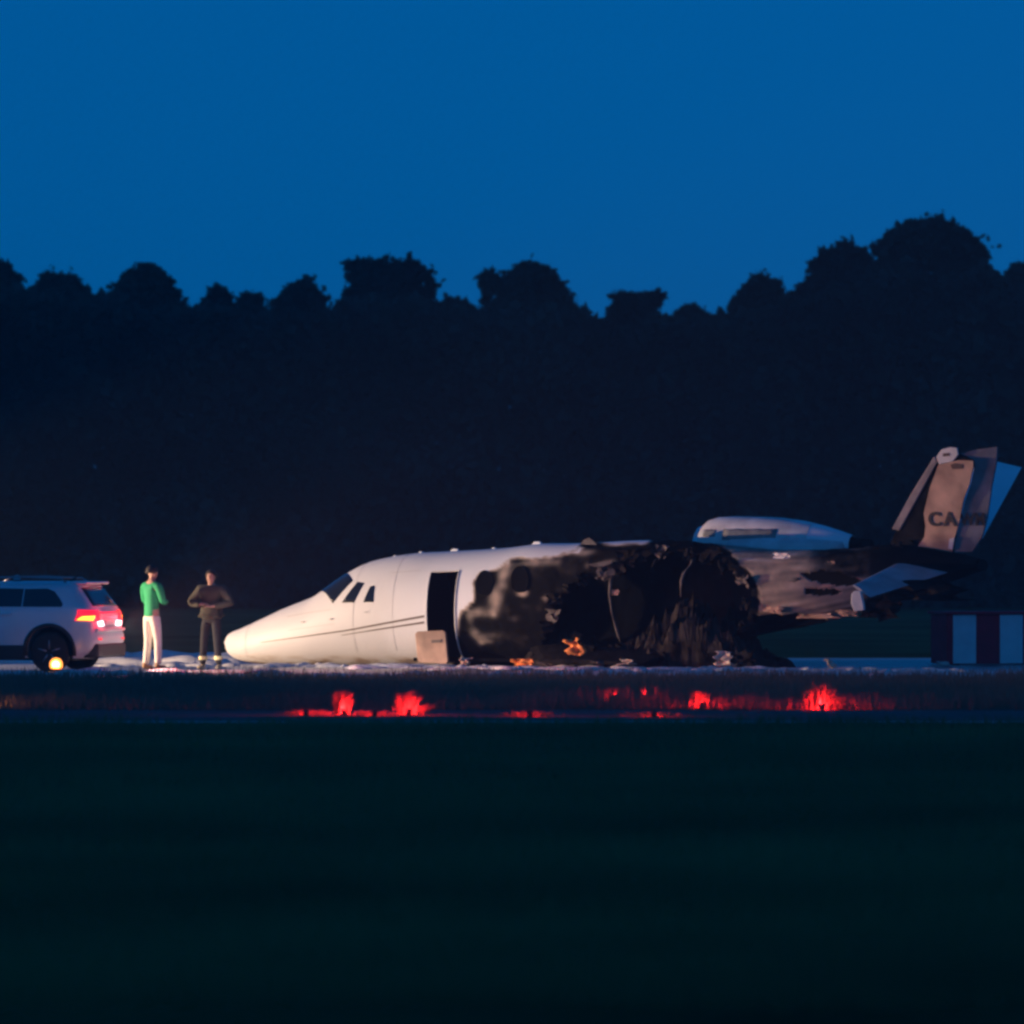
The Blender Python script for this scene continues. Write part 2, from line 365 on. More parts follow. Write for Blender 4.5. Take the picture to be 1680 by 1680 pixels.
sd = poly_sd(BURN, PX, PY) + nz * 5
soot = np.clip(.5 - sd / 6.0, 0, 1)
_g = random.Random(3)
BLOT += [(_g.uniform(775, 1235), _g.uniform(900, 1080), _g.uniform(3, 12), _g.uniform(3, 9), _g.uniform(.10, .34)) for _ in range(60)]
for (bx_, by_, rx, ry, a) in BLOT:
    soot -= 1.25 * a * np.exp(-((PX - bx_) / rx) ** 2 - ((PY - by_) / ry) ** 2) * (soot > .3) * (.8 + .6 * nz)
# tail cone: heat-stained with streaks, black towards the dorsal edge and the end
tail = np.clip((PX - 1165) / 12, 0, 1)
streak = np.array([noise.noise(Vector((float(a) * .9, float(b) * 7.0, 2.0))) for a, b in zip(GU.ravel(), GT.ravel())]).reshape(GU.shape)
ts = .40 + .26 * streak + .10 * nz
ts = np.maximum(ts, np.clip((PX - 1290) / 60, 0, 1) * np.clip((958 - PY) / 14, 0, 1) * (.80 + .25 * nz))
ts = np.maximum(ts, np.clip((PX - 1405) / 25, 0, 1) * .92)
ts = np.maximum(ts, np.clip((PY - 1002 + (PX - 1240) * -.08) / 10, 0, 1) * (.72 + .3 * nz))
soot = np.maximum(soot, ts * tail)
# scrapes along the belly
low = np.clip((.22 - GZ) / .2, 0, 1) * (PX < 760)
soot = np.maximum(soot, low * np.clip(.22 + .55 * nz, 0, .75))
soot = np.clip(soot, 0, 1)
crump = np.clip((soot - .55) / .3, 0, 1) * ((PX > 750) & (PX < 1420))
off = crump * (-.015 + .035 * nz + .018 * nf)
GV2, GZ2 = fus(GU, GT, 0.0); ln_ = np.hypot(np.sin(GT), np.cos(GT))
GV2 = GV2 + off * np.sin(GT); GZ2 = np.maximum(GZ2 + off * np.cos(GT), .004 + 0 * GZ2)
hole = poly_sd(HOLE, PX, PY) + nz * 9 + nf * 6
nu, nt_ = GU.shape
idx = np.arange(nu * nt_).reshape(nu, nt_)
Fa = np.stack([idx[:-1], np.roll(idx, -1, 1)[:-1], np.roll(idx, -1, 1)[1:], idx[1:]], -1)      # nu-1, nt, 4
uc = (us[:-1] + us[1:])[:, None] / 2 + 0 * ths[None, :]
th_next = np.roll(ths, -1); th_next[-1] += 2 * math.pi; tc_ = ((ths + th_next) / 2)[None, :] + 0 * us[:-1, None]
near = (tc_ > .05) & (tc_ < 3.05)
hc = (hole[:-1] + hole[1:] + np.roll(hole, -1, 1)[:-1] + np.roll(hole, -1, 1)[1:]) / 4
cut = near & (hc < 0)
TEAR = [[(1312,940),(1350,936),(1402,944),(1415,956),(1372,960),(1330,955)], [(1236,1012),(1290,1006),(1345,1012),(1370,1020),(1330,1034),(1240,1050)], [(1300,968),(1360,966),(1388,972),(1340,976)]]
for tp in TEAR:
    tr_ = poly_sd(tp, PX, PY) + nz * 4 + nf * 5
    cut |= near & ((tr_[:-1] + tr_[1:] + np.roll(tr_, -1, 1)[:-1] + np.roll(tr_, -1, 1)[1:]) / 4 < 0)
cut |= (uc > ud0) & (uc < ud1) & (tc_ > td0) & (tc_ < td1)
Fk = Fa[~cut]
V = np.stack([GU, -GV2, GZ2], -1).reshape(-1, 3)

def skin_material():
    m = bpy.data.materials.new('jet_skin'); m.use_nodes = True; t = m.node_tree; b = t.nodes['Principled BSDF']
    at = t.nodes.new('ShaderNodeAttribute'); at.attribute_name = 'soot'
    tc = t.nodes.new('ShaderNodeTexCoord')
    n = t.nodes.new('ShaderNodeTexNoise'); n.inputs['Scale'].default_value = 3.2; n.inputs['Detail'].default_value = 6; n.inputs['Roughness'].default_value = .55
    t.links.new(tc.outputs['Object'], n.inputs['Vector'])
    ma = t.nodes.new('ShaderNodeMath'); ma.operation = 'MULTIPLY_ADD'; ma.inputs[1].default_value = .30; ma.inputs[2].default_value = -.13
    t.links.new(n.outputs['Fac'], ma.inputs[0])
    # noise acts only where there is soot
    mp = t.nodes.new('ShaderNodeMapRange'); mp.inputs[1].default_value = .03; mp.inputs[2].default_value = .3
    t.links.new(at.outputs['Fac'], mp.inputs[0])
    mu = t.nodes.new('ShaderNodeMath'); mu.operation = 'MULTIPLY'; t.links.new(ma.outputs[0], mu.inputs[0]); t.links.new(mp.outputs[0], mu.inputs[1])
    ad = t.nodes.new('ShaderNodeMath'); ad.operation = 'ADD'; ad.use_clamp = True; t.links.new(at.outputs['Fac'], ad.inputs[0]); t.links.new(mu.outputs[0], ad.inputs[1])
    r = t.nodes.new('ShaderNodeValToRGB'); e = r.color_ramp.elements
    e[0].position = 0; e[0].color = (.76, .74, .72, 1); e[1].position = 1; e[1].color = (.007, .007, .007, 1)
    for p, c in ((.10, (.70, .66, .61)), (.30, (.42, .32, .24)), (.50, (.22, .18, .145)), (.68, (.075, .066, .056)), (.80, (.022, .020, .018)), (.92, (.009, .0085, .008))):
        q = e.new(p); q.color = c + (1,)
    t.links.new(ad.outputs[0], r.inputs['Fac']); t.links.new(r.outputs['Color'], b.inputs['Base Color'])
    rr = t.nodes.new('ShaderNodeMapRange'); rr.inputs[3].default_value = .5; rr.inputs[4].default_value = .9; rr.inputs[2].default_value = .5
    sp = t.nodes.new('ShaderNodeMapRange'); sp.inputs[3].default_value = .5; sp.inputs[4].default_value = .02; sp.inputs[2].default_value = .6
    t.links.new(ad.outputs[0], sp.inputs[0]); t.links.new(sp.outputs[0], b.inputs['Specular IOR Level'])
    t.links.new(ad.outputs[0], rr.inputs[0]); t.links.new(rr.outputs[0], b.inputs['Roughness'])
    n2 = t.nodes.new('ShaderNodeTexNoise'); n2.inputs['Scale'].default_value = 9; t.links.new(tc.outputs['Object'], n2.inputs['Vector'])
    bp = t.nodes.new('ShaderNodeBump'); bp.inputs['Distance'].default_value = .02
    t.links.new(n2.outputs['Fac'], bp.inputs['Height']); mb = t.nodes.new('ShaderNodeMath'); mb.operation = 'MULTIPLY'; mb.inputs[1].default_value = .45; t.links.new(mp.outputs[0], mb.inputs[0]); t.links.new(mb.outputs[0], bp.inputs['Strength']); t.links.new(bp.outputs['Normal'], b.inputs['Normal'])
    return m
M['skin'] = skin_material()
fu = fast_mesh('fuselage', V, Fk, M['skin'], jet, smooth=True)
fu['label'] = 'white nose and roof, side burnt away behind the door'
a_ = fu.data.attributes.new('soot', 'FLOAT', 'POINT'); a_.data.foreach_set('value', soot.astype(np.float32).ravel())
fu.data.materials.append(M['dark'])
sm = fu.modifiers.new('thickness', 'SOLIDIFY'); sm.thickness = .03; sm.offset = -1.0; sm.material_offset = 1; sm.material_offset_rim = 1
sm.use_flip_normals = False
def cap(name, u, m, k=1.0):
    pts = [fp(u, t, -.015) for t in np.linspace(0, 2 * math.pi, 41)[:-1]]
    return mesh(name, pts, [tuple(range(40))], m, jet)
cap('tail_bulkhead', U1 - .003, M['char']); cap('nose_cap', U0 + .002, M['white'])
cap('cockpit_bulkhead', ud0 - .35, M['dark'])

def patch(name, corners, m, parent, offs=.006, n=6, inset=None, thick=.004):
    """surface patch: corners in (u, theta), ordered round; bilinear between them, lying proud of the skin"""
    (u0,t0),(u1,t1),(u2,t2),(u3,t3) = corners; V, F = [], []
    for j in range(n + 1):
        b = j / n
        for i in range(n + 1):
            a = i / n
            u = (u0*(1-a)+u1*a)*(1-b) + (u3*(1-a)+u2*a)*b; t = (t0*(1-a)+t1*a)*(1-b) + (t3*(1-a)+t2*a)*b
            V.append(fp(u, t, offs))
    for j in range(n):
        for i in range(n): F.append((j*(n+1)+i, j*(n+1)+i+1, (j+1)*(n+1)+i+1, (j+1)*(n+1)+i))
    o = mesh(name, V, F, m, parent, True)
    s = o.modifiers.new('thickness', 'SOLIDIFY'); s.thickness = thick; s.offset = 0
    return o
def ribbon(name, path, wid, m, parent, offs=.008):
    V, F = [], []
    for (px, py), wd in zip(path, wid):
        a, b = inv(px, py - wd / 2), inv(px, py + wd / 2); V += [fp(*a, offs), fp(*b, offs)]
    for i in range(len(path) - 1): F.append((2*i, 2*i+1, 2*i+3, 2*i+2))
    o = mesh(name, V, F, m, parent); s = o.modifiers.new('thickness', 'SOLIDIFY'); s.thickness = .003; s.offset = 0
    return o
def interp_path(p, n):
    p = np.array(p, float); t = np.linspace(0, len(p) - 1, n); i = np.minimum(t.astype(int), len(p) - 2); f = (t - i)[:, None]
    return p[i] * (1 - f) + p[i + 1] * f
# windshield and side cockpit panes
uT, uB = float(loc(567, 946)[0]), float(loc(523, 977)[0])
wa, wb = inv(579, 953), inv(546, 990)
p1 = patch('windshield_pane', [(uT, .05), wa, wb, (uB, .06)], M['glass'], jet, n=10)
patch('windshield_pane', [(uT, -.05), (wa[0], -wa[1]), (wb[0], -wb[1]), (uB, -.06)], M['glass'], jet, n=10)
for c in ([(587,955),(598,957),(581,989),(561,989)], [(608,962),(615,961),(613,988),(596,988)]):
    q = [inv(*p) for p in c]; patch('cockpit_window', q, M['glass'], jet)
    patch('cockpit_window', [(a, -b) for a, b in q], M['glass'], jet)
# cheat lines
p = interp_path([(428,1054),(500,1044),(570,1034),(640,1021),(696,1011)], 22)
ribbon('cheat_line', p, np.linspace(.8, 3.6, 22), M['stripe'], jet)
p = interp_path([(560,1042),(630,1031),(696,1021)], 16)
ribbon('cheat_line', p, np.linspace(.8, 3.2, 16), M['stripe'], jet)
M['seam'] = mat('panel_seam', (.60, .57, .54), .6)
def seam(path, wd=.9): return ribbon('panel_seam', interp_path(path, 14), [wd] * 14, M['seam'], jet, .004)
def ring_seam(u, t0=.05, t1=2.3):
    V_, F = [], []
    for k, t in enumerate(np.linspace(t0, t1, 24)): V_ += [fp(u - .0035, t, .002), fp(u + .0035, t, .002)]
    o = mesh('panel_seam', V_, [(2*k, 2*k+1, 2*k+3, 2*k+2) for k in range(23)], M['seam'], jet, True); s_ = o.modifiers.new('thickness', 'SOLIDIFY'); s_.thickness = .002
for u_ in (.62, 2.95, 3.75): ring_seam(u_)
seam([(470,1012),(512,1004),(545,1000)]); seam([(474,1034),(515,1028),(548,1024)]); seam([(640,940),(690,936)], .8)
for px, py in ((500, 1020), (546, 1015), (604, 1004)):
    a_u, a_t = inv(px, py); tube('pitot_probe', [fp(a_u, a_t, -.01), fp(a_u, a_t, .025), fp(a_u - .07, a_t, .03)], [.010, .009, .005], M['lip'], jet, 6)
# door frame and lowered door leaf
rim = [fp(ud0, t, .008) for t in np.linspace(td1, td0, 14)] + [fp(u, td0, .008) for u in np.linspace(ud0, ud1, 5)[1:]] + [fp(ud1, t, .008) for t in np.linspace(td0, td1, 14)[1:]]
tube('door_frame', rim, .016, M['dirtywhite'], jet, 6)
def slab_px(name, poly, v, thick, m, parent, lean=0.0, z0=0.0, bev=.0):
    """plate cut to an outline, lying in a fore-and-aft plane v metres to the left, leaning out by `lean` per metre above z0"""
    A, B = [], []
    for (px, py) in poly:
        q = loc(px, py, v)
        for _ in range(3): q = loc(px, py, v + lean * (q.z - z0))
        A.append(q + Vector((0, -thick / 2, 0))); B.append(q + Vector((0, thick / 2, 0)))
    n = len(poly); tri = tessellate_polygon([[Vector((a.x, a.z, 0)) for a in A]])
    F = [tuple(t) for t in tri] + [tuple(n + i for i in t[::-1]) for t in tri] + [(i, (i+1) % n, n + (i+1) % n, n + i) for i in range(n)]
    o = mesh(name, A + B, F, m, parent); o.data.validate()
    bm = bmesh.new(); bm.from_mesh(o.data); bmesh.ops.recalc_face_normals(bm, faces=bm.faces); bm.to_mesh(o.data); bm.free()
    return bevel(o, bev) if bev else o
dl = slab_px('door_leaf', [(682,1040),(686,1036),(728,1034),(732,1038),(736,1085),(733,1089),(690,1087),(686,1083)], 1.08, .07, M['tan'], jet, lean=-.12, bev=.012)
dl['label'] = 'lowered tan door leaf hanging below the doorway'
slab_px('latch', [(708,1050),(724,1049),(724,1054),(708,1055)], 1.125, .02, M['stripe'], dl, lean=-.12)
for hx in (690, 727):
    tube('hinge', [loc(hx, 1088, 1.0), loc(hx, 1090, .8)], .02, M['ash'], dl, 6)
# cabin windows in the scorched skin
for (cx, cy, rx, ry, m) in ((795,958,14,20,'dark'), (853,952,15,21,'dark')):
    pts = [inv(cx + rx * math.cos(a) * (1 + .08 * math.sin(2 * a + cx)), cy + ry * math.sin(a) * (1 + .06 * math.sin(3 * a))) for a in np.linspace(0, 2 * math.pi, 25)[:-1]]
    c = inv(cx, cy); V_ = [fp(*c, .012)] + [fp(*q, .012) for q in pts]
    wnd = mesh('cabin_window', V_, [(0, i + 1, (i + 1) % 24 + 1) for i in range(24)], M[m], jet, True)
    tube('frame', [fp(*q, .012) for q in pts] + [fp(*pts[0], .012)], .010, M['char'], wnd, 6)
# aerials and roof fittings
for (px, py, s) in ((690, 905, .05), (745, 903, .09), (810, 899, .05), (880, 893, .10), (648, 913, .04)):
    u = float(loc(px, py)[0]); zt = fp(u, 0).z
    slab = [(u - s, 0, zt - .02), (u + s * 1.1, 0, zt - .02), (u + s * .9, 0, zt + s * .45), (u - s * .2, 0, zt + s * .5)]
    V_ = [(x, y - .035, z) for x, y, z in slab] + [(x, y + .035, z) for x, y, z in slab]
    bevel(mesh('aerial', V_, [(3,2,1,0),(4,5,6,7),(0,1,5,4),(1,2,6,5),(2,3,7,6),(3,0,4,7)], M['white'], jet), .012)
# torn roof skin standing up
slab_px('torn_skin', [(952,893),(958,886),(966,882),(973,887),(980,894)], .25, .02, M['ash'], jet)
slab_px('torn_skin', [(990,929),(1003,925),(1005,920),(985,922),(965,926),(975,930)], .88, .03, M['ash'], jet, lean=-.5, z0=1.8)
# burnt frames, stringers and wreckage inside the open side
for i, (px, t0, t1) in enumerate(((948, .5, 1.25), (1004, .3, 2.3), (1062, .3, .95), (1118, .25, 1.5), (1176, .3, 1.1))):
    u = float(loc(px + 32, 980)[0])
    pts = [fp(u + .07 * math.sin(k * .6 + i * 2), t, -.08 - .05 * k / 9 * (i % 2) + .03 * math.sin(k * 1.3 + i * 2)) for k, t in enumerate(np.linspace(t0, t1, 10))]
    tube('frame_rib', pts, [.034 * (1 - .05 * k) + .010 * math.sin(k * 1.7 + i) for k in range(10)], M[('char', 'ash', 'char', 'ash', 'char')[i]], jet, 6)
def heap(name, u0, u1, v0, v1, hfun, m, n=130, k=44):
    V_, F = [], []
    for i in range(n + 1):
        u = u0 + (u1 - u0) * i / n
        for j in range(k + 1):
            v = v0 + (v1 - v0) * j / k; e = math.sin(math.pi * min(1, max(0, j / k))) ** .35 * math.sin(math.pi * min(1, max(0, i / n))) ** .3
            q = Vector((u * 1.6, v * 2.2, 0)); h = hfun(u) * e * (.8 + .55 * noise.noise(q) + .35 * noise.noise(q * 2.7) + .26 * noise.noise(q * 6.1) + .22 * noise.noise(q * 13.0))
            V_.append((u + .06 * noise.noise(q * 4 + Vector((9, 0, 0))), -v - .08 * noise.noise(q * 3.1 + Vector((0, 5, 0))), max(.012, h)))
    for i in range(n):
        for j in range(k): F.append((i*(k+1)+j, (i+1)*(k+1)+j, (i+1)*(k+1)+j+1, i*(k+1)+j+1))
    return mesh(name, V_, F, m, jet)
M['heap'] = mat('burnt_cabin_ash', (.026, .023, .020), .95, var=.95, scale=2.6, bump=.8, bscale=16, spec=.02)
heap('charred_heap', 6.2, 10.9, -.7, .93, lambda u: .55 + .45 * math.exp(-((u - 9.6) / 1.0) ** 2) + .2 * math.sin(u * 2.2), M['heap'])
def crumple(name, c, sx, sy, sz, seed, m, parent, n=7, rot=0.0, amp=.35):
    """crumpled sheet of metal"""
    V_, F = [], []; ca, sa = math.cos(rot), math.sin(rot)
    for j in range(n + 1):
        for i in range(n + 1):
            a, b = i / n - .5, j / n - .5; q = noise.noise_vector(Vector((a * 3.1 + seed, b * 3.1, seed * 1.7)))
            x, y, z = sx * (a + amp * q.x), sy * q.y, sz * (b + .5 + amp * .8 * q.z)
            V_.append((c[0] + ca * x - sa * y, c[1] + sa * x + ca * y, max(c[2] + z, .012)))
    for j in range(n):
        for i in range(n): F.append((j*(n+1)+i, j*(n+1)+i+1, (j+1)*(n+1)+i+1, (j+1)*(n+1)+i))
    o = mesh(name, V_, F, m, parent); s = o.modifiers.new('thickness', 'SOLIDIFY'); s.thickness = .012
    return o
g = random.Random(11)
for i in range(26):
    px = g.uniform(900, 1225); v = g.uniform(.3, 1.0); q = loc(px, 1090, v); h = g.uniform(.10, .38)
    crumple('wreckage_sheet', (q.x, -v, .0), g.uniform(.2, .55), g.uniform(.12, .3), h, i * 3.3 + .5, M[('char', 'black', 'ash')[i % 3]], jet, n=9, amp=.55, rot=g.uniform(-.9, .9))
# torn flaps of skin round the opening
HP = np.array(HOLE, float); per = interp_path(np.vstack([HP, HP[:1]]), 44)
for i, (px, py) in enumerate(per[:-1]):
    if py > 1040 or i % 2: continue
    c_ = inv(px, py); q = fp(*c_, .0); sz = g.uniform(.10, .26)
    crumple('torn_flap', (q.x, q.y - .02, q.z - sz * .5), sz * g.uniform(.7, 1.5), .10, sz, 60 + i * 1.9, M[('ash', 'char', 'char', 'black')[(i // 2) % 4]], jet, n=6, amp=.6, rot=g.uniform(-.5, .5))
for i, (px, py, wp, hp, v, mm) in enumerate(((1281,912,26,9,.72,'dirtywhite'),(1364,926,11,9,.55,'tan'),(1338,1010,60,8,.52,'tan'),(1390,1006,30,9,.45,'tan'),(1268,1000,30,10,.8,'tan'),(1330,962,60,5,.70,'tan'),(1300,952,18,9,.74,'ash'),
                                          (1445,905,22,12,.3,'char'),(1472,895,16,14,.25,'char'),(1425,915,18,10,.42,'ash'))):
    q = loc(px, py + hp * .5, v); crumple('torn_flap', q, wp / 84., .05, hp / 92., 130 + i * 2.7, M[mm], jet, n=6, amp=.28)
q = loc(1008, 976, .75); crumple('wreckage_sheet', q, .14, .06, .09, 91.2, M['tan'], jet, n=4)
# cabin floor
box('cabin_floor', (ud0 - .3, -.8, .10), (10.6, .8, .16), M['dark'], jet)

# ---- engines
def nacelle(name, prof, v, m, parent, hw=.5, seg=28, jag=0.0, seed=0, closed=False):
    V_, F = [], []
    for i, (px, t, b) in enumerate(prof):
        a, c = loc(px, t, v), loc(px, b, v); zc, rz = (a.z + c.z) / 2, (a.z - c.z) / 2
        for k in range(seg):
            q = 2 * math.pi * k / seg; d = 1 + jag * noise.noise(Vector((a.x * 2.3 + seed, math.cos(q) * 1.7, math.sin(q) * 1.7)))
            V_.append((a.x, -v + rz * 1.02 * math.sin(q) * d, zc + rz * math.cos(q) * d))
    n = len(prof)
    for i in range(n - 1):
        for k in range(seg): F.append((i*seg+k, i*seg+(k+1) % seg, (i+1)*seg+(k+1) % seg, (i+1)*seg+k))
    if closed: F.append(tuple(range(seg))); F.append(tuple((n-1)*seg + k for k in range(seg)))
    o = mesh(name, V_, F, m, parent, True)
    bm = bmesh.new(); bm.from_mesh(o.data); bmesh.ops.recalc_face_normals(bm, faces=bm.faces); bm.to_mesh(o.data); bm.free()
    return o
VR = -1.32
en = nacelle('engine_nacelle', [(1157,862,934),(1166,853,940),(1180,848.5,943),(1205,847,945),(1245,847.5,945),(1285,849.5,944),(1315,853.5,941),(1337,858,936)], VR, M['dirtywhite'], jet)
en['label'] = 'pale far engine nacelle showing above the roof'
nacelle('thrust_reverser', [(1337,858.5,935),(1355,863,929),(1378,870.5,921),(1399,878,914)], VR, M['white'], en)
nacelle('exhaust_nozzle', [(1397,881,911),(1412,883,909),(1430,885,907)], VR, M['char'], en, closed=True)
nacelle('intake_lip', [(1160,872,925),(1152,869,928),(1148,867,930),(1150,863.5,932.5),(1157.5,861.5,934.5)], VR, M['lip'], en)
nacelle('intake_fan', [(1168,872,925),(1169,895,902)], VR, M['dark'], en, closed=True)
# soot panel on the nacelle side
def nac_patch(name, x0, x1, y0, y1, m):
    V_, F = [], []; n = 8
    for i in range(n + 1):
        px = x0 + (x1 - x0) * i / n; t = np.interp(px, [1166,1180,1205,1245,1285,1315,1337], [853,848.5,847,847.5,849.5,853.5,858]); b = np.interp(px, [1166,1205,1285,1337], [940,945,944,936])
        for j in range(5):
            py = y0 + (y1 - y0) * j / 4 + .6 * math.sin(i * 2.2 + j); cy, r = (t + b) / 2, (b - t) / 2; c = (cy - py) / r; s = math.sqrt(max(0, 1 - c * c))
            a, e = loc(px, t, VR), loc(px, b, VR); rz = (a.z - e.z) / 2
            V_.append((a.x, -VR - (rz * 1.02 + .006) * s, (a.z + e.z) / 2 + (rz + .006) * c))
    for i in range(n):
        for j in range(4): F.append((i*5+j, i*5+j+1, (i+1)*5+j+1, (i+1)*5+j))
    o = mesh(name, V_, F, m, en, True); s = o.modifiers.new('thickness', 'SOLIDIFY'); s.thickness = .004; s.offset = 0
M['smoke_stain'] = mat('smoke_stain', (.27, .25, .24), .8, var=.3, scale=6)
nac_patch('stained_panel', 1204, 1290, 868, 886, M['smoke_stain']); nac_patch('stained_panel', 1170, 1191, 869, 880, M['smoke_stain'])
nacelle('pylon_fairing', [(1200,884,925),(1260,882,925),(1330,884,922),(1380,888,915)], -.85, M['dirtywhite'], jet, closed=True)
# ---- fin, rudder, tailplane
ZF = 2.1; LEAN = .21
fin = slab_px('fin', [(1462,892),(1473,868),(1538,752),(1546,738),(1572,735),(1575,745),(1597,754),(1597,765),(1580,822),(1573,858),(1565,886),(1561,912),(1490,914)], .0, .13, M['char'], jet, LEAN, ZF, bev=.02)
fin['label'] = 'upright tail fin with pale skin over charred structure'
ledge = slab_px('leading_edge', [(1466,868),(1479,871),(1511,813),(1541,757),(1536,748),(1500,806)], .0, .19, M['dirtyfin'] if 'dirtyfin' in M else M['sootgrey'], fin, LEAN, ZF, bev=.02)
pan = slab_px('skin_panel', [(1498,908),(1517,881),(1519,864),(1516,842),(1526,800),(1540,763),(1564,757),(1573,755),(1597,756),(1597,765),(1591,794),(1581,820),(1574,856),(1566,884),(1563,900),(1561,912),(1498,913)], .075, .03, M['tan'], fin, LEAN, ZF)
pan['label'] = 'tan heat-stained skin of the fin'
slab_px('fin_cap', [(1537,749),(1546,737),(1560,733.5),(1571,735),(1573,746),(1564,757),(1541,762)], .085, .05, M['dirtywhite'], fin, LEAN, ZF, bev=.01)
slab_px('scorch_hole', [(1547,744),(1558,743),(1558,748),(1547,749)], .112, .012, M['stripe'], fin, LEAN, ZF)
slab_px('scorch_hole', [(1559,763),(1566,760),(1580,762),(1579,769),(1563,770)], .095, .012, M['stripe'], fin, LEAN, ZF)
slab_px('bright_edge', [(1498,906),(1540,907),(1562,908),(1561,914),(1498,914)], .10, .03, M['dirtywhite'], fin, LEAN, ZF)
slab_px('bright_edge', [(1558,884),(1566,882),(1563,902),(1556,900)], .10, .03, M['dirtywhite'], fin, LEAN, ZF)
# rudder swings away from the viewer at its trailing edge
rudder_poly = [(1576,744),(1600,738),(1637,733),(1635,760),(1628,795),(1620,850),(1612,880),(1596,905),(1567,907),(1568,886),(1577,856),(1584,822),(1594,794),(1600,765),(1599,755)]
def rudder_v(px): return .03 - .20 * max(0.0, (px - 1572) / 88.0)
A, B = [], []
for (px, py) in rudder_poly:
    q = loc(px, py, 0)
    for _ in range(4): q = loc(px, py, rudder_v(px) + LEAN * (q.z - ZF))
    A.append(q + Vector((0, -.03, 0))); B.append(q + Vector((0, .03, 0)))
n = len(A); tri = tessellate_polygon([[Vector((a.x, a.z, 0)) for a in A]])
rud = mesh('rudder', A + B, [tuple(t) for t in tri] + [tuple(n + i for i in t[::-1]) for t in tri] + [(i, (i+1) % n, n + (i+1) % n, n + i) for i in range(n)], M['sootgrey'], jet)
bm = bmesh.new(); bm.from_mesh(rud.data); bmesh.ops.recalc_face_normals(bm, faces=bm.faces); bm.to_mesh(rud.data); bm.free()
rud['label'] = 'dark sooty rudder swung away'
def letter(ch, px, py, h_px, v, parent, vfun=None, wide=1.0, rotz=0.0):
    cu = bpy.data.curves.new('letter', 'FONT'); cu.body = ch; cu.size = 1.0; cu.align_x = 'CENTER'; cu.align_y = 'CENTER'; cu.extrude = .004; cu.offset = .03
    tmp = bpy.data.objects.new('letter', cu); COL.objects.link(tmp)
    me = bpy.data.meshes.new_from_object(tmp.evaluated_get(bpy.context.evaluated_depsgraph_get())); bpy.data.objects.remove(tmp)
    q = loc(px, py, 0)
    for _ in range(4): q = loc(px, py, (vfun(px) if vfun else 0) + v + LEAN * (q.z - ZF))
    s = h_px / 93.0 / .70
    me.materials.append(M['letter']); o = link(bpy.data.objects.new('letter', me), parent)
    o.matrix_local = Matrix.Translation(q) @ Matrix.Rotation(rotz, 4, 'Z') @ Matrix.Rotation(R(90) + math.atan(LEAN), 4, 'X') @ Matrix.Diagonal((s * wide, s, 1, 1))
letter('C', 1533, 853, 22, .105, fin); letter('A', 1558, 853, 22, .105, fin)
rz_ = math.atan(.20 / (88 / 84.5))
letter('W', 1587, 853, 20, .045, rud, rudder_v, .78, rz_); letter('M', 1608, 853, 20, .045, rud, rudder_v, .78, rz_)
def aerofoil_plate(name, rL, rT, tL, tT, m, parent, th=.09, n=8):
    """tapered plate between root leading/trailing and tip leading/trailing points, with a rounded section"""
    rL, rT, tL, tT = map(Vector, (rL, rT, tL, tT)); prof = [(0,0),(.06,.6),(.2,1),(.45,.95),(.75,.5),(1,.06),(.75,-.4),(.45,-.8),(.2,-.85),(.06,-.5)]
    nrm = (rT - rL).cross(tL - rL).normalized()
    if nrm.z < 0: nrm = -nrm
    V_, F = [], []
    for i in range(n + 1):
        a = i / n; L, T = rL.lerp(tL, a), rT.lerp(tT, a); k = th * (1 - .45 * a) * .5
        for (x, h) in prof: V_.append(L.lerp(T, x) + nrm * h * k)
    s = len(prof)
    for i in range(n):
        for k in range(s): F.append((i*s+k, i*s+(k+1) % s, (i+1)*s+(k+1) % s, (i+1)*s+k))
    F.append(tuple(range(s))[::-1]); F.append(tuple(n*s + k for k in range(s)))
    o = mesh(name, V_, F, m, parent, False)
    bm = bmesh.new(); bm.from_mesh(o.data); bmesh.ops.recalc_face_normals(bm, faces=bm.faces); bm.to_mesh(o.data); bm.free()
    return o
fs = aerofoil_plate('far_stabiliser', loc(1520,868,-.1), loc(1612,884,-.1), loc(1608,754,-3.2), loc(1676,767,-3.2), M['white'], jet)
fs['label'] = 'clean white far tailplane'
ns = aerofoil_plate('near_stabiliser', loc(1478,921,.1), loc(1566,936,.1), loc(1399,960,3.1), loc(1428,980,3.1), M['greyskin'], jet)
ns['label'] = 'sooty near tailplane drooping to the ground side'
slab_px('stabiliser_tip', [(1398,974),(1403,969),(1413,970),(1418,990),(1419,1001),(1402,1003),(1397,990)], 3.16, .07, M['dirtywhite'], ns, bev=.015)
crumple('burnt_elevator', loc(1520, 985, 1.6), 1.3, .3, .35, 44.1, M['char'], jet, rot=.2)
crumple('burnt_fairing', loc(1440, 1015, 1.2), .8, .3, .35, 51.7, M['char'], jet, rot=-.2)
# ---- wings
aerofoil_plate('burnt_wing', (6.4, -.8, .34), (9.0, -.8, .26), (6.9, -1.45, .12), (8.9, -1.5, .10), M['char'], jet, th=.2)
aerofoil_plate('far_wing', (6.2, .8, .40), (9.0, .8, .30), (8.3, 8.3, 1.15), (9.2, 8.3, 1.10), M['sootgrey'], jet, th=.28)

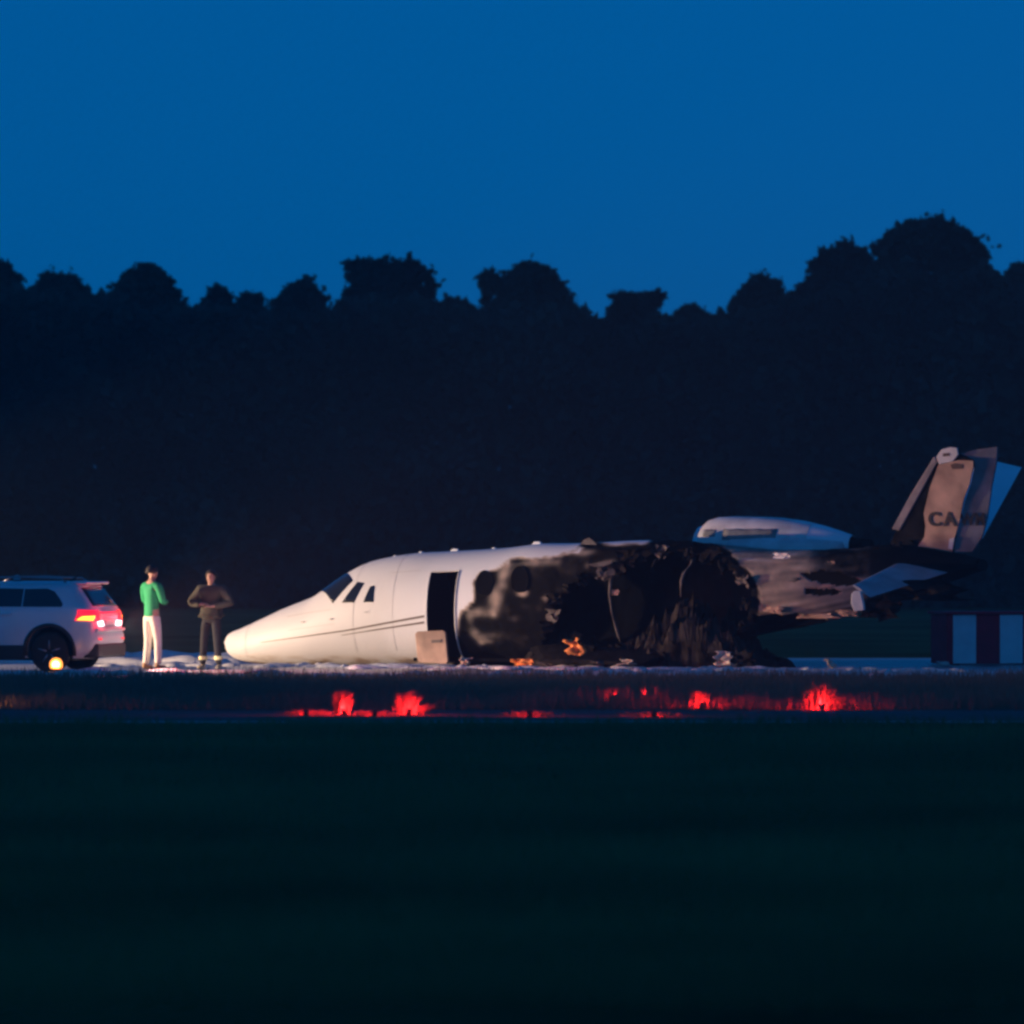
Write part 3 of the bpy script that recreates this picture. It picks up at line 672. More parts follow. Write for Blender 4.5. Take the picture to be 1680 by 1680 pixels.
# ------------------------------------------------------------------ parked SUV
SUV = empty('suv', (-6.86, -4.3, 0.006), R(165))         # local x forward from the rear bumper, local +y towards the viewer
tag(SUV, 'silver SUV with its tail lights on, cut off by the frame edge', 'car')
M['carpaint'] = mat('silver_paint', (.62, .66, .70), .35, metal=.1, var=.04, scale=3, spec=.5)
M['clad'] = mat('black_cladding', (.022, .022, .023), .7, bump=.2, bscale=60)
M['tyre'] = mat('tyre_rubber', (.018, .018, .018), .85, bump=.2, bscale=40)
M['rim'] = mat('alloy_rim', (.28, .28, .29), .35, metal=.8)
M['redlens'] = mat('red_lens', (.30, .008, .015), .2, emit=(1.0, .015, .045), estr=.85)
M['amberlamp'] = mat('amber_bulb', (.8, .4, .05), .3, emit=(1.0, .42, .03), estr=2.6)
M['whitelamp'] = mat('reversing_bulb', (.9, .9, .9), .3, emit=(1.0, .88, .95), estr=2.4)
M['plate'] = mat('number_plate', (.75, .75, .74), .5)
ZR = np.array([.24,.32,.42,.52,.62,.72,.82,.92,1.0,1.06,1.11,1.15,1.22,1.30,1.38,1.45,1.50,1.53,1.55])
XR = np.interp(ZR, [.24,.34,.5,.62,.72,.86,1.0,1.1,1.2,1.35,1.46,1.5,1.55], [.22,.07,.0,.0,.035,.04,.055,.10,.165,.26,.335,.37,.52])
XF = np.interp(ZR, [.24,.4,.55,.75,.9,1.0,1.06,1.15,1.3,1.45,1.5,1.55], [4.30,4.42,4.46,4.44,4.30,3.95,3.40,3.15,2.80,2.45,2.25,1.9])
HW = np.interp(ZR, [.24,.4,.55,.8,1.0,1.06,1.11,1.45,1.5,1.53,1.55], [.84,.89,.91,.92,.90,.89,.875,.715,.68,.60,.50])
def hwz(z): return float(np.interp(z, ZR, HW))
def xrz(z): return float(np.interp(z, ZR, XR))
def ring(x0, x1, h, n=64):
    P = []; rr = min(.26, h * .4); rf = min(.45, h * .55)
    side = np.linspace(x0 + rr, x1 - rf, 9)
    P += [(x, h) for x in side]
    P += [(x1 - rf + rf * math.sin(a), h - rf + rf * math.cos(a)) for a in np.linspace(0, math.pi/2, 7)[1:]]
    P += [(x1, y) for y in np.linspace(h - rf, -h + rf, 5)[1:]]
    P += [(x1 - rf + rf * math.cos(a), -h + rf - rf * math.sin(a)) for a in np.linspace(0, math.pi/2, 7)[1:]]
    P += [(x, -h) for x in side[::-1][1:]]
    P += [(x0 + rr - rr * math.sin(a), -h + rr - rr * math.cos(a)) for a in np.linspace(0, math.pi/2, 7)[1:]]
    P += [(x0, y) for y in np.linspace(-h + rr, h - rr, 7)[1:]]
    P += [(x0 + rr - rr * math.cos(a), h - rr + rr * math.sin(a)) for a in np.linspace(0, math.pi/2, 7)[1:-1]]
    return P
Vc, Fc = [], []
for z, x0, x1, h in zip(ZR, XR, XF, HW): Vc += [(x, y, float(z)) for x, y in ring(float(x0), float(x1), float(h))]
ns_ = len(Vc) // len(ZR)
for i in range(len(ZR) - 1):
    for k in range(ns_): Fc.append((i*ns_+k, (i+1)*ns_+k, (i+1)*ns_+(k+1) % ns_, i*ns_+(k+1) % ns_))
Fc.append(tuple(range(ns_))); Fc.append(tuple((len(ZR)-1)*ns_ + k for k in range(ns_))[::-1])
body = mesh('body', Vc, Fc, M['carpaint'])
bm = bmesh.new(); bm.from_mesh(body.data); bmesh.ops.recalc_face_normals(bm, faces=bm.faces); bm.to_mesh(body.data); bm.free()
WX = (.83, 3.5); WR = .345
for wx_ in WX:                                           # wheel arches cut through
    c = lathe('arch_cutter', [(.42, -1.2), (.42, 1.2)], None, None, 40, 'y', (wx_, 0, .36), False)
    bm = bmesh.new(); bm.from_mesh(c.data); bmesh.ops.recalc_face_normals(bm, faces=bm.faces); bm.to_mesh(c.data); bm.free()
    bo = body.modifiers.new('arch', 'BOOLEAN'); bo.object = c; bo.operation = 'DIFFERENCE'; bo.solver = 'EXACT'
    bpy.context.view_layer.update()
    me = bpy.data.meshes.new_from_object(body.evaluated_get(bpy.context.evaluated_depsgraph_get()))
    body.modifiers.clear(); body.data = me; bpy.data.objects.remove(c)
body.parent = SUV
body.data.polygons.foreach_set('use_smooth', [True] * len(body.data.polygons))
es = body.modifiers.new('edges', 'EDGE_SPLIT'); es.split_angle = R(35)
# arch cladding, sills, bumper skirt
for s in (1, -1):
    for wx_ in WX:
        V_, F = [], []
        for k, a in enumerate(np.linspace(-.18, math.pi + .18, 25)):
            for r in (.415, .475):
                z = .36 + r * math.sin(a); y = (hwz(max(.24, z)) + .012) * s
                V_.append((wx_ + r * math.cos(a), y, z)); V_.append((wx_ + r * math.cos(a), y - .05 * s, z))
        for k in range(24):
            q = 4 * k; F += [(q, q+2, q+6, q+4), (q, q+4, q+5, q+1), (q+2, q+3, q+7, q+6)]
        mesh('arch_trim', V_, F, M['clad'], SUV, True)
    xa, xb = WX[0] + .45, WX[1] - .45
    box('sill', (xa, min(.78*s, .93*s), .22), (xb, max(.78*s, .93*s), .46), M['clad'], SUV, .02)
box('bumper_skirt', (-.015, -.78, .25), (.30, .78, .49), M['clad'], SUV, .04)
box('underbody', (.5, -.62, .20), (4.1, .62, .30), M['clad'], SUV)
box('arch_liner', (.42, -.60, .30), (1.24, .60, .80), M['clad'], SUV)
# glass
def side_glass(name, pts, s, m=None, off=.004):
    V_ = [(x, (hwz(z) + off) * s, z) for x, z in pts] + [(x, (hwz(z) - .01) * s, z) for x, z in pts]; n = len(pts)
    tri = tessellate_polygon([[Vector((x, z, 0)) for x, z in pts]])
    o = mesh(name, V_, [tuple(t) for t in tri] + [(i, (i+1) % n, n+(i+1) % n, n+i) for i in range(n)], m or M['glass'], SUV)
    return o
for s in (1, -1):
    side_glass('side_window', [(.60,1.16),(.62,1.118),(1.32,1.118),(1.32,1.42),(.92,1.43),(.78,1.38),(.66,1.25)], s)
    side_glass('side_window', [(1.34,1.118),(2.20,1.118),(2.20,1.44),(1.34,1.425)], s)
    side_glass('side_window', [(2.25,1.118),(3.0,1.118),(2.72,1.30),(2.45,1.43),(2.25,1.44)], s)
    for dx in (1.33, 2.225, 3.05):
        side_glass('door_seam', [(dx, .48), (dx + .012, .48), (dx + .012, 1.11), (dx, 1.11)], s, M['clad'], .002)
    for hx in (1.50, 2.40):
        box('door_handle', (hx, min(.895*s, .935*s), .97), (hx + .2, max(.895*s, .935*s), 1.0), M['carpaint'], SUV, .01)
    # roof rail
    rl = [(x, .60 * s, z) for x, z in ((.62,1.53),(.72,1.60),(1.4,1.625),(2.0,1.61),(2.15,1.53))]
    tube('roof_rail', rl, .018, M['rim'], SUV, 8)
def rear_patch(name, pts, m, off=.006, parent=None, side_wrap=False, deep=.01):
    """outline in (y, z) on the tail of the car; beyond the corner it wraps along the flank"""
    def pos(y, z, o):
        h = hwz(z); x0 = xrz(z); rr = min(.26, h * .4); s = 1 if y > 0 else -1; a = abs(y)
        fl = h - rr; arc = rr * math.pi / 2
        if a <= fl: return (x0 - o, y, z)
        if a <= fl + arc:
            q = (a - fl) / rr; return (x0 + rr - (rr + o) * math.cos(q), s * (fl + (rr + o) * math.sin(q)), z)
        return (x0 + rr + (a - fl - arc), s * (h + o), z)
    (p0, p1, p2, p3) = pts; n = 10; V_, F = [], []
    for j in range(n + 1):
        for i in range(n + 1):
            a, b = i / n, j / n
            y = (p0[0]*(1-a)+p1[0]*a)*(1-b) + (p3[0]*(1-a)+p2[0]*a)*b; z = (p0[1]*(1-a)+p1[1]*a)*(1-b) + (p3[1]*(1-a)+p2[1]*a)*b
            V_.append(pos(y, z, off))
    for j in range(n):
        for i in range(n): F.append((j*(n+1)+i, j*(n+1)+i+1, (j+1)*(n+1)+i+1, (j+1)*(n+1)+i))
    o = mesh(name, V_, F, m, parent or SUV, True); sm = o.modifiers.new('thickness', 'SOLIDIFY'); sm.thickness = deep; sm.offset = 0
    return o
rear_patch('rear_window', [(-.66,1.13),(.66,1.13),(.60,1.44),(-.60,1.44)], M['glass'])
for s in (1, -1):
    tl = rear_patch('tail_light', [(.50*s,.86),(1.13*s,.885),(1.02*s,1.07),(.52*s,1.06)], M['redlens'])
    rear_patch('bulb', [(.80*s,.885),(1.09*s,.895),(.98*s,.955),(.74*s,.965)], M['amberlamp'], .012, tl)
    rl_ = rear_patch('reversing_light', [(.34*s,.79),(.60*s,.79),(.66*s,.865),(.40*s,.875)], M['whitelamp'], .010)
    for nm, y0, y1, mm in (('reflector', .55, .72, 'redlens'),):
        rear_patch(nm, [(y0*s,.55),(y1*s,.55),(y1*s,.58),(y0*s,.58)], M[mm], .006)
rear_patch('light_bar', [(-.52,1.0),(.52,1.0),(.52,1.03),(-.52,1.03)], M['redlens'])
rear_patch('number_plate', [(-.26,.80),(.26,.80),(.26,.91),(-.26,.91)], M['plate'], .012)
rear_patch('bumper_step', [(-.75,.70),(.75,.70),(.75,.745),(-.75,.745)], M['carpaint'], .03, deep=.05)
box('spoiler', (.24, -.62, 1.495), (.56, .62, 1.545), M['carpaint'], SUV, .02)
tube('roof_aerial', [(.75, 0, 1.54), (.66, 0, 1.60), (.60, 0, 1.66)], [.03, .016, .006], M['clad'], SUV, 8)
# wheels
for wx_ in WX:
    for s in (1, -1):
        y0 = .80 * s; wl = empty('wheel', (wx_, y0, WR)); wl.parent = SUV
        lathe('tyre', [(.20, -.10), (.30, -.115), (.335, -.10), (.345, -.06), (.345, .06), (.335, .10), (.30, .115), (.20, .10)], M['tyre'], wl, 36, 'y')
        lathe('rim', [(.03, .075*s), (.07, .08*s), (.09, .05*s), (.19, .045*s), (.225, .09*s), (.23, .04*s), (.22, -.08*s)], M['rim'], wl, 32, 'y')
        for k in range(5):
            a = 2 * math.pi * k / 5 + .3
            tube('spoke', [(.05*math.cos(a), .078*s, .05*math.sin(a)), (.21*math.cos(a), .082*s, .21*math.sin(a))], [.03, .022], M['rim'], wl, 6)
# real lamps inside the light clusters
def point(name, loc_, col, power, parent, rad=.04):
    l = bpy.data.lights.new(name, 'POINT'); l.color = col; l.energy = power; l.shadow_soft_size = rad
    o = link(bpy.data.objects.new(name, l), parent); o.location = loc_; return o
for s in (1, -1):
    point('tail_lamp', (-.10, .66 * s, .95), (1, .02, .03), 6.0, SUV)
    l = bpy.data.lights.new('brake_lamp', 'SPOT'); l.color = (1, .03, .04); l.energy = 330; l.spot_size = R(110); l.spot_blend = .6; l.shadow_soft_size = .06
    ro = link(bpy.data.objects.new('brake_lamp', l), SUV); ro.location = (-.06, .66 * s, .97); ro.rotation_euler = (0, R(76), 0)
    l = bpy.data.lights.new('reversing_lamp', 'SPOT'); l.color = (1, .80, .78); l.energy = 340; l.spot_size = R(140); l.spot_blend = .6; l.shadow_soft_size = .05
    ro = link(bpy.data.objects.new('reversing_lamp', l), SUV); ro.location = (-.06, .50 * s, .83); ro.rotation_euler = (0, R(74), 0)
# warning beacon on the roof, unlit
be = empty('roof_beacon', (0, 0, 0)); be.parent = SUV
lathe('beacon_base', [(.075, 0), (.08, .01), (.07, .03)], M['clad'], be, 20, 'z', (1.62, .25, 1.545))
lathe('beacon_dome', [(.06, .03), (.062, .07), (.045, .10), (.01, .11)], mat('beacon_dome', (.55, .50, .52), .3), be, 20, 'z', (1.62, .25, 1.545))

# amber light standing on the ground against the rear wheel
def low_lamp(name, label, cat, px, y, h, r, col, power, estr, group=None, stem=True, hood=False):
    o = empty(name, (wx(px, y), y, 0.0)); tag(o, label, cat, group)
    mm = bpy.data.materials.get('lens_' + name) or mat('lens_' + name, col, .3, emit=col, estr=estr)
    lathe('base', [(r * 1.25, .004), (r * 1.25, .02), (r * .9, .035), (r * .5, .04)], M['clad'], o, 18)
    if stem: lathe('stem', [(.018, .03), (.018, h - r * .8), (r * .85, h - r * .75), (r * .9, h - r * .5)], M['clad'], o, 14)
    lathe('lens', [(r * .8, h - r * .55), (r, h - r * .1), (r * .92, h + r * .5), (r * .6, h + r * .95), (r * .15, h + r * 1.1)], mm, o, 18)
    if hood:  # screens the added bulb from the viewer
        V_ = []
        for k in range(9):
            a = math.pi * (1.12 + .76 * k / 8)
            for z in (.004, h + r * 2.6): V_.append((r * 2.0 * math.cos(a), r * 2.0 * math.sin(a), z))
        hd = mesh('hood', V_, [(2*k, 2*k+2, 2*k+3, 2*k+1) for k in range(8)], M['clad'], o, True); s_ = hd.modifiers.new('thickness', 'SOLIDIFY'); s_.thickness = .004
        point('bulb', (0, r * .2, h + r * 1.5), col, power * 9, o, r * .35)
    else:
        lathe('bulb', [(r * .5, h - r * .3), (r * .62, h + r * .1), (r * .5, h + r * .5), (r * .1, h + r * .7)], mat('bulb_glow', (1, .8, .3), .4, emit=(1.0, .74, .22), estr=4.0), o, 14).location = (0, -r * .72, 0)
        point('glow', (0, -r * 2.2, h * .5), col, power * 9, o, r * .3)
    return o
low_lamp('amber_lamp', 'bright amber light standing low in front of the car wheel', 'lamp', 92, -5.6, .14, .115, (1.0, .32, .05), .18, 1.5, stem=False)

# ------------------------------------------------------------------ added red lights in the grass, put there to redden the tuft round each
RED = (1.0, .012, .02)
M['tuft'] = mat('tall_grass_blade', (.16, .15, .09), .9, var=.3, scale=5, spec=.05, trans=.45)
def tuft(label, px, y, h, wd, n, lean, seed, low=False):
    g = np.random.default_rng(seed); V_ = np.zeros((n, 5, 3)); x0 = wx(px, y)
    bx_ = g.normal(size=n) * wd * .36; by = g.normal(size=n) * wd * .35; hh = h * g.uniform(.45, 1.0, n) * np.exp(-(bx_ / wd) ** 2 * .5)
    sx = lean * hh + g.normal(size=n) * .16 * hh + bx_ * .3; sy = g.normal(size=n) * .2 * hh; az = g.uniform(-.7, .7, n); w_ = g.uniform(.006, .013, n)
    if seed % 2: half = n // 3; hh[:half] *= .55; sx[:half] += .45 * h * np.sign(lean + .01); bx_[:half] += .06      # a shorter clump bent over beside it
    dx, dy = np.cos(az) * w_, np.sin(az) * w_
    for k, (t, ww) in enumerate(((0, 1), (0, -1), (.6, -.8), (.6, .8), (1, 0))):
        V_[:, k, 0] = bx_ + sx * t ** 1.6 + dx * ww; V_[:, k, 1] = by + sy * t ** 1.6 + dy * ww; V_[:, k, 2] = hh * (t - .12 * t * t) - .004 * (t == 0)
    b = np.arange(n) * 5
    F = np.concatenate([np.stack([b, b+1, b+2, b+3], 1), np.stack([b+3, b+2, b+4, b+4], 1)])
    verts = V_.reshape(-1, 3); faces = [tuple(f) if f[2] != f[3] else tuple(f[:3]) for f in F.tolist()]
    o = mesh('added_grass_fringe' if low else 'grass_tuft', verts, faces, M['tuft']); o.location = (x0, y, 0)
    tag(o, label, 'grass tuft', 'tall tufts lit red beside the taxiway', 'stuff' if low else None); return o
REDS = [  # px, row of the foot, height px of the tuft, width m, blades, lean, place words, lamp power
 (561, 1173, 50, .12, 200, .05, 'below the cockpit windows', .9),
 (668, 1173, 48, .15, 230, .10, 'below the lowered door leaf', 1.1),
 (1150, 1162, 36, .14, 190, -.08, 'below the burnt engine', .6),
 (1345, 1164, 54, .22, 330, .10, 'below the tail cone, largest of them', 1.2),
 (500, 1173, 12, .40, 160, .1, 'in the low fringe under the jet nose', .35),
 (612, 1174, 11, .34, 130, -.1, 'in the low fringe between the two flame-shaped tufts', .3),
 (866, 1175, 12, .40, 160, .1, 'in the low fringe below the scorched cabin windows', .4),
 (1070, 1175, 10, .55, 170, 0, 'in the long low fringe below the burnt cabin', .4),
 (1003, 1150, 15, .07, 50, 0, 'first of two small ones below the burnt cabin', .12),
 (1056, 1149, 15, .08, 50, .2, 'second of two small ones below the burnt cabin', .14)]
for i, (px, py, hp, wd, n, ln, words, pw) in enumerate(REDS):
    y = gy(py); h = hp * dist(y) / FOC
    tuft('tall grass tuft glowing red ' + words if hp > 14 else 'low grass added for red glow ' + words, px, y, h, wd, n, ln, 40 + i, hp < 14)  # low fringe put in to catch the red streak along the taxiway
    low_lamp('added_red_light', 'added red light at the grass foot ' + words, 'lamp', px + 3, y - wd * .9 - .12, .030, .022, RED, pw * 5.5, .6, 'added red lights along the taxiway edge', hood=True)
low_lamp('amber_lamp', 'added low amber light on the taxiway just outside the frame under the car', 'lamp', -22, gy(1160), .05, .04, (1.0, .33, .08), 2.0, 2.0, stem=False)  # unseen lamp added for the orange glow at the left edge

# ------------------------------------------------------------------ striped equipment box
SB_Y = 1.8; sx0 = wx(1556, SB_Y)
sb = empty('striped_box', (sx0, SB_Y, 0.006), R(15)); tag(sb, 'red and white striped equipment box standing under the jet tail', 'box')
M['bred'] = mat('red_panel', (.80, .03, .06), .6, var=.15, scale=4, spec=.1); M['bwhite'] = mat('white_panel', (.82, .82, .83), .5, var=.08, scale=4)
H_ = (1092 - 1008) / 92.0
box('carcass', (.01, .02, .02), (2.0, .98, H_ - .01), M['bred'], sb)
xs_ = [0.0, .085, .525, .965, 1.405, 1.845, 2.01]
for i in range(6):
    box('front_panel', (xs_[i] + .004, 0.0, .03), (xs_[i+1] - .004, .03, H_ - .01), M['bred' if i % 2 == 0 else 'bwhite'], sb, .006)
box('side_panel', (-.02, .03, .03), (.012, .96, H_ - .01), M['bred'], sb, .006)
box('lid', (-.06, -.05, H_), (2.06, 1.03, H_ + .045), M['bred'], sb, .01)
for fx in (.2, 1.8):
    box('foot', (fx - .05, .1, 0), (fx + .05, .9, .03), M['clad'], sb)

# ------------------------------------------------------------------ fire foam and debris on the runway
def foam():
    V_, F = [], []; g = np.random.default_rng(5)
    def lump(x, y, rx, ry, h):
        b = len(V_); n = 9; ph = g.uniform(0, 6.28, 3)
        for j, (rr, hh) in enumerate(((1, 0), (.8, .6), (.4, .95))):
            for k in range(n):
                a = 2 * math.pi * k / n; q = rr * (1 + .25 * math.sin(2 * a + ph[0]) + .15 * math.sin(3 * a + ph[1]))
                V_.append((x + rx * q * math.cos(a), y + ry * q * math.sin(a), .007 + h * hh * (1 + .3 * math.sin(a + ph[2]))))
        V_.append((x, y, .007 + h)); t = len(V_) - 1
        for j in range(2):
            for k in range(n): F.append((b+j*n+k, b+j*n+(k+1) % n, b+(j+1)*n+(k+1) % n, b+(j+1)*n+k))
        for k in range(n): F.append((b+2*n+k, b+2*n+(k+1) % n, t))
    for i in range(170):                                  # fringe of foam along the near edge of the runway
        x = g.uniform(-9.5, 11); y = APR0 + abs(g.normal()) * 1.3 + .3 + 1.0 * math.sin(x * .7)
        lump(x, y, g.uniform(.12, .55), g.uniform(.08, .3), g.uniform(.03, .09))
    for i in range(170):                                  # left around the wreck
        u = g.uniform(-1.0, 15); v = 1.0 + abs(g.normal()) * 1.0
        lump(NX + AX * u + LX * v, NY + AY * u + LY * v, g.uniform(.1, .4), g.uniform(.08, .3), g.uniform(.02, .06))
    for i in range(120):                                  # bank added behind the car and people: raised mounds catch the lamplight
        x = g.uniform(-13, -4.5); y = g.uniform(4.0, 8.8)
        lump(x, y, g.uniform(.25, .8), g.uniform(.2, .5), g.uniform(.05, .16))
    o = mesh('foam', V_, F, M['foam'], None, True); tag(o, 'patches of white fire-fighting foam on the runway, with an added light-catching bank', 'foam', kind='stuff')
foam()
M['orange'] = mat('orange_fabric', (.72, .25, .05), .7, var=.25, scale=6, bump=.4, bscale=12)
M['palebit'] = mat('pale_fragment', (.62, .50, .38), .6, var=.2, scale=8)
def debris(label, cat, px, py, wpx, hpx, v, m, seed, z=None, rot=0.3):
    y0 = gy(min(py + hpx * .5, 1104)) if z is None else z
    k = dist(y0) / FOC; base = max(.012, wz(py + hpx * .5, y0))
    o = crumple('debris_fragment', (0, 0, 0), wpx * k * 1.3, .22, hpx * k, seed, m, None, n=8, rot=-.8, amp=.20)
    o.data.polygons.foreach_set('use_smooth', [True] * len(o.data.polygons))
    o.location = (wx(px, y0), y0, base if base > .03 else .0); tag(o, label, cat, 'debris around the wreck'); return o
debris('small pale fragment on the ground beside the open doorway', 'debris', 763, 1085, 11, 12, 0, M['palebit'], 3.1, z=-3.35)
debris('flat orange sheet on the ground under the scorched cabin windows', 'debris', 860, 1087, 38, 10, 0, M['orange'], 6.4, z=-3.5)
debris('bright orange crumpled cloth standing at the burnt side', 'debris', 941, 1062, 27, 27, 0, M['orange'], 9.7, z=-3.6)
debris('tan lump on the ground beside the burnt engine', 'debris', 1186, 1081, 26, 24, 0, M['palebit'], 12.9, z=-3.95)
debris('thin pale strip on the ground under the burnt cabin', 'debris', 1028, 1087, 22, 8, 0, M['palebit'], 15.2, z=-3.7)
debris('grey scrap on the ground near the orange cloth', 'debris', 978, 1088, 14, 8, 0, M['ash'], 18.2, z=-3.6)
debris('white scrap on the ground in front of the striped box', 'debris', 1546, 1090, 24, 7, 0, M['foam'], 21.6, z=-.8)
debris('small upright shard on the ground under the tail cone', 'debris', 1362, 1089, 9, 16, 0, M['palebit'], 25.3, z=-5.0)

# ------------------------------------------------------------------ people
def skin(name, nodes, edges, root_key, m, parent, sub=2):
    keys = list(nodes); me = bpy.data.meshes.new(name)
    me.from_pydata([nodes[k][0] for k in keys], [(keys.index(a), keys.index(b)) for a, b in edges], []); me.materials.append(m)
    o = link(bpy.data.objects.new(name, me), parent)
    me.skin_vertices.new() if hasattr(me.skin_vertices, 'new') and not me.skin_vertices else None
    md = o.modifiers.new('skin', 'SKIN'); md.use_smooth_shade = True
    if not me.skin_vertices:
        bpy.context.view_layer.objects.active = o; bpy.ops.object.modifier_add(type='SKIN'); o.modifiers.remove(o.modifiers[-1])
    sv = me.skin_vertices[0].data
    for i, k in enumerate(keys):
        r = nodes[k][1]; sv[i].radius = r if isinstance(r, tuple) else (r, r); sv[i].use_root = (k == root_key)
    sb_ = o.modifiers.new('smooth', 'SUBSURF'); sb_.levels = sub; sb_.render_levels = sub
    return o
M['skin_tone'] = mat('skin', (.52, .30, .22), .6, var=.08, scale=20)
M['hair'] = mat('dark_hair', (.03, .022, .018), .7, bump=.5, bscale=80)
M['eye'] = mat('eye', (.03, .03, .03), .3)
def chain(*k): return [(k[i], k[i + 1]) for i in range(len(k) - 1)]
def hand(nodes, edges, wrist, tip_dir, up, side):
    """palm and five bent fingers growing from the wrist"""
    W = Vector(nodes[wrist][0]); d = Vector(tip_dir).normalized(); n_ = Vector(up).normalized(); s = d.cross(n_).normalized() * side
    nodes[wrist + 'p'] = (tuple(W + d * .055), (.040, .020)); edges.append((wrist, wrist + 'p'))
    for i, (o, L) in enumerate(((-.030, .065), (-.010, .078), (.010, .074), (.030, .058))):
        b = W + d * .095 + s * o; a1 = b + d * L * .5 - n_ * L * .12; a2 = b + d * L * .85 - n_ * L * .45
        for j, (p, r) in enumerate(((b, .010), (a1, .009), (a2, .0075))):
            nodes[f'{wrist}f{i}{j}'] = (tuple(p), r); edges.append(((wrist + 'p') if j == 0 else f'{wrist}f{i}{j-1}', f'{wrist}f{i}{j}'))
    b = W + d * .035 - s * .036; t = b + d * .045 - s * .022 - n_ * .01
    nodes[wrist + 't0'] = (tuple(b), .012); nodes[wrist + 't1'] = (tuple(t), .009); edges += [(wrist + 'p', wrist + 't0'), (wrist + 't0', wrist + 't1')]
def person(label, px, y, height, face, arms, feet, jm, tm, sm_, bulk=1.0, hat=None, bands=False):
    """local frame: +y is where the body faces; built 1.75 m tall and scaled"""
    o = empty('person', (wx(px, y), y, 0.006), face); tag(o, label, 'person', None); k = height / 1.76; o.scale = (k, k, k)
    (lf, rf) = feet
    def lerp(a, b, t): return tuple(a[i] * (1 - t) + b[i] * t for i in range(3))
    hipL, hipR = (-.095, 0, .90), (.095, 0, .90)
    kL = lerp(hipL, (lf[0], lf[1], .08), .50); kL = (kL[0], kL[1] + .025, .49); kR = lerp(hipR, (rf[0], rf[1], .08), .5); kR = (kR[0], kR[1] + .025, .49)
    aL, aR = (lf[0], lf[1], .09), (rf[0], rf[1], .09)
    (eL, wL, dL), (eR, wR, dR) = arms
    shL, shR = (-.195, -.005, 1.425), (.195, -.005, 1.425)
    N = {'pel': ((0, 0, .95), (.135, .095)), 'waist': ((0, .005, 1.10), (.125, .09)), 'chest': ((0, -.005, 1.30), (.155, .105)), 'neckb': ((0, -.01, 1.46), (.075, .065)),
         'neck': ((0, .005, 1.53), .052), 'jaw': ((0, .030, 1.585), (.060, .065)), 'head': ((0, .020, 1.655), (.076, .094)), 'crown': ((0, .008, 1.725), (.062, .078)), 'top': ((0, 0, 1.755), (.03, .04)),
         'nose': ((0, .128, 1.635), .013), 'earL': ((-.080, .008, 1.64), .014), 'earR': ((.080, .008, 1.64), .014),
         'shL': (shL, .060), 'shR': (shR, .060), 'elL': (eL, .042), 'elR': (eR, .042), 'wrL': (wL, .029), 'wrR': (wR, .029),
         'hipL': (hipL, .085), 'hipR': (hipR, .085), 'knL': (kL, .056), 'knR': (kR, .056), 'anL': (aL, .037), 'anR': (aR, .037)}
    E = chain('pel', 'waist', 'chest', 'neckb', 'neck', 'jaw', 'head', 'crown', 'top') + [('head', 'nose'), ('head', 'earL'), ('head', 'earR')]
    E += chain('neckb', 'shL', 'elL', 'wrL') + chain('neckb', 'shR', 'elR', 'wrR') + chain('pel', 'hipL', 'knL', 'anL') + chain('pel', 'hipR', 'knR', 'anR')
    hand(N, E, 'wrL', dL[0], dL[1], 1); hand(N, E, 'wrR', dR[0], dR[1], -1)
    body = skin('body', N, E, 'pel', M['skin_tone'], o)
    for s in (-1, 1):
        lathe('eye', [(.002, -.006), (.009, -.003), (.009, .003), (.002, .006)], M['eye'], body, 8, 'y', (.030 * s, .108, 1.665))
    J = {'hem': ((0, 0, .875), (.165 * bulk, .130 * bulk)), 'pel': ((0, 0, .97), (.16 * bulk, .12 * bulk)), 'waist': ((0, .005, 1.118), (.152 * bulk, .115 * bulk)), 'chest': ((0, -.005, 1.30), (.178 * bulk, .128 * bulk)),
         'neckb': ((0, -.01, 1.45), (.10, .085)), 'col': ((0, .0, 1.50), (.068, .068)), 'shL': (shL, .082 * bulk), 'shR': (shR, .082 * bulk), 'elL': (eL, .060 * bulk), 'elR': (eR, .060 * bulk),
         'wrL': (lerp(eL, wL, .93), .043 * bulk), 'wrR': (lerp(eR, wR, .93), .043 * bulk)}
    skin('jacket', J, chain('waist', 'pel', 'hem') + chain('waist', 'chest', 'neckb', 'col') + chain('neckb', 'shL', 'elL', 'wrL') + chain('neckb', 'shR', 'elR', 'wrR'), 'waist', jm, o)
    T = {'pel': ((0, 0, .95), (.115, .105)), 'hipL': ((-.09, 0, .86), .102), 'hipR': ((.09, 0, .86), .102), 'thL': (lerp(hipL, kL, .5), .090), 'thR': (lerp(hipR, kR, .5), .090),
         'knL': (kL, .072), 'knR': (kR, .072), 'anL': ((aL[0], aL[1], .075), .062), 'anR': ((aR[0], aR[1], .075), .062)}
    tr = skin('trousers', T, chain('pel', 'hipL', 'thL', 'knL', 'anL') + chain('pel', 'hipR', 'thR', 'knR', 'anR'), 'pel', tm, o)
    if bands:
        for (kk, aa) in ((kL, aL), (kR, aR)):
            c = lerp(kk, aa, .72); lathe('reflective_band', [(.074, -.035), (.080, -.03), (.080, .03), (.074, .035)], M['hivis'], tr, 18, 'z', c)
    for (ax_, ay_, az_), side in ((aL, -1), (aR, 1)):
        skin('shoe', {'heel': ((ax_, ay_ - .05, .045), (.045, .042)), 'mid': ((ax_ + side * .008, ay_ + .05, .042), (.048, .038)), 'toe': ((ax_ + side * .02, ay_ + .16, .034), (.044, .030)), 'an': ((ax_, ay_ - .02, .12), .05)},
             chain('mid', 'toe') + chain('mid', 'heel', 'an'), 'mid', sm_, o)
    # hair: cap over crown and back of the head
    V_, F = [], []; nn, mm_ = 16, 7
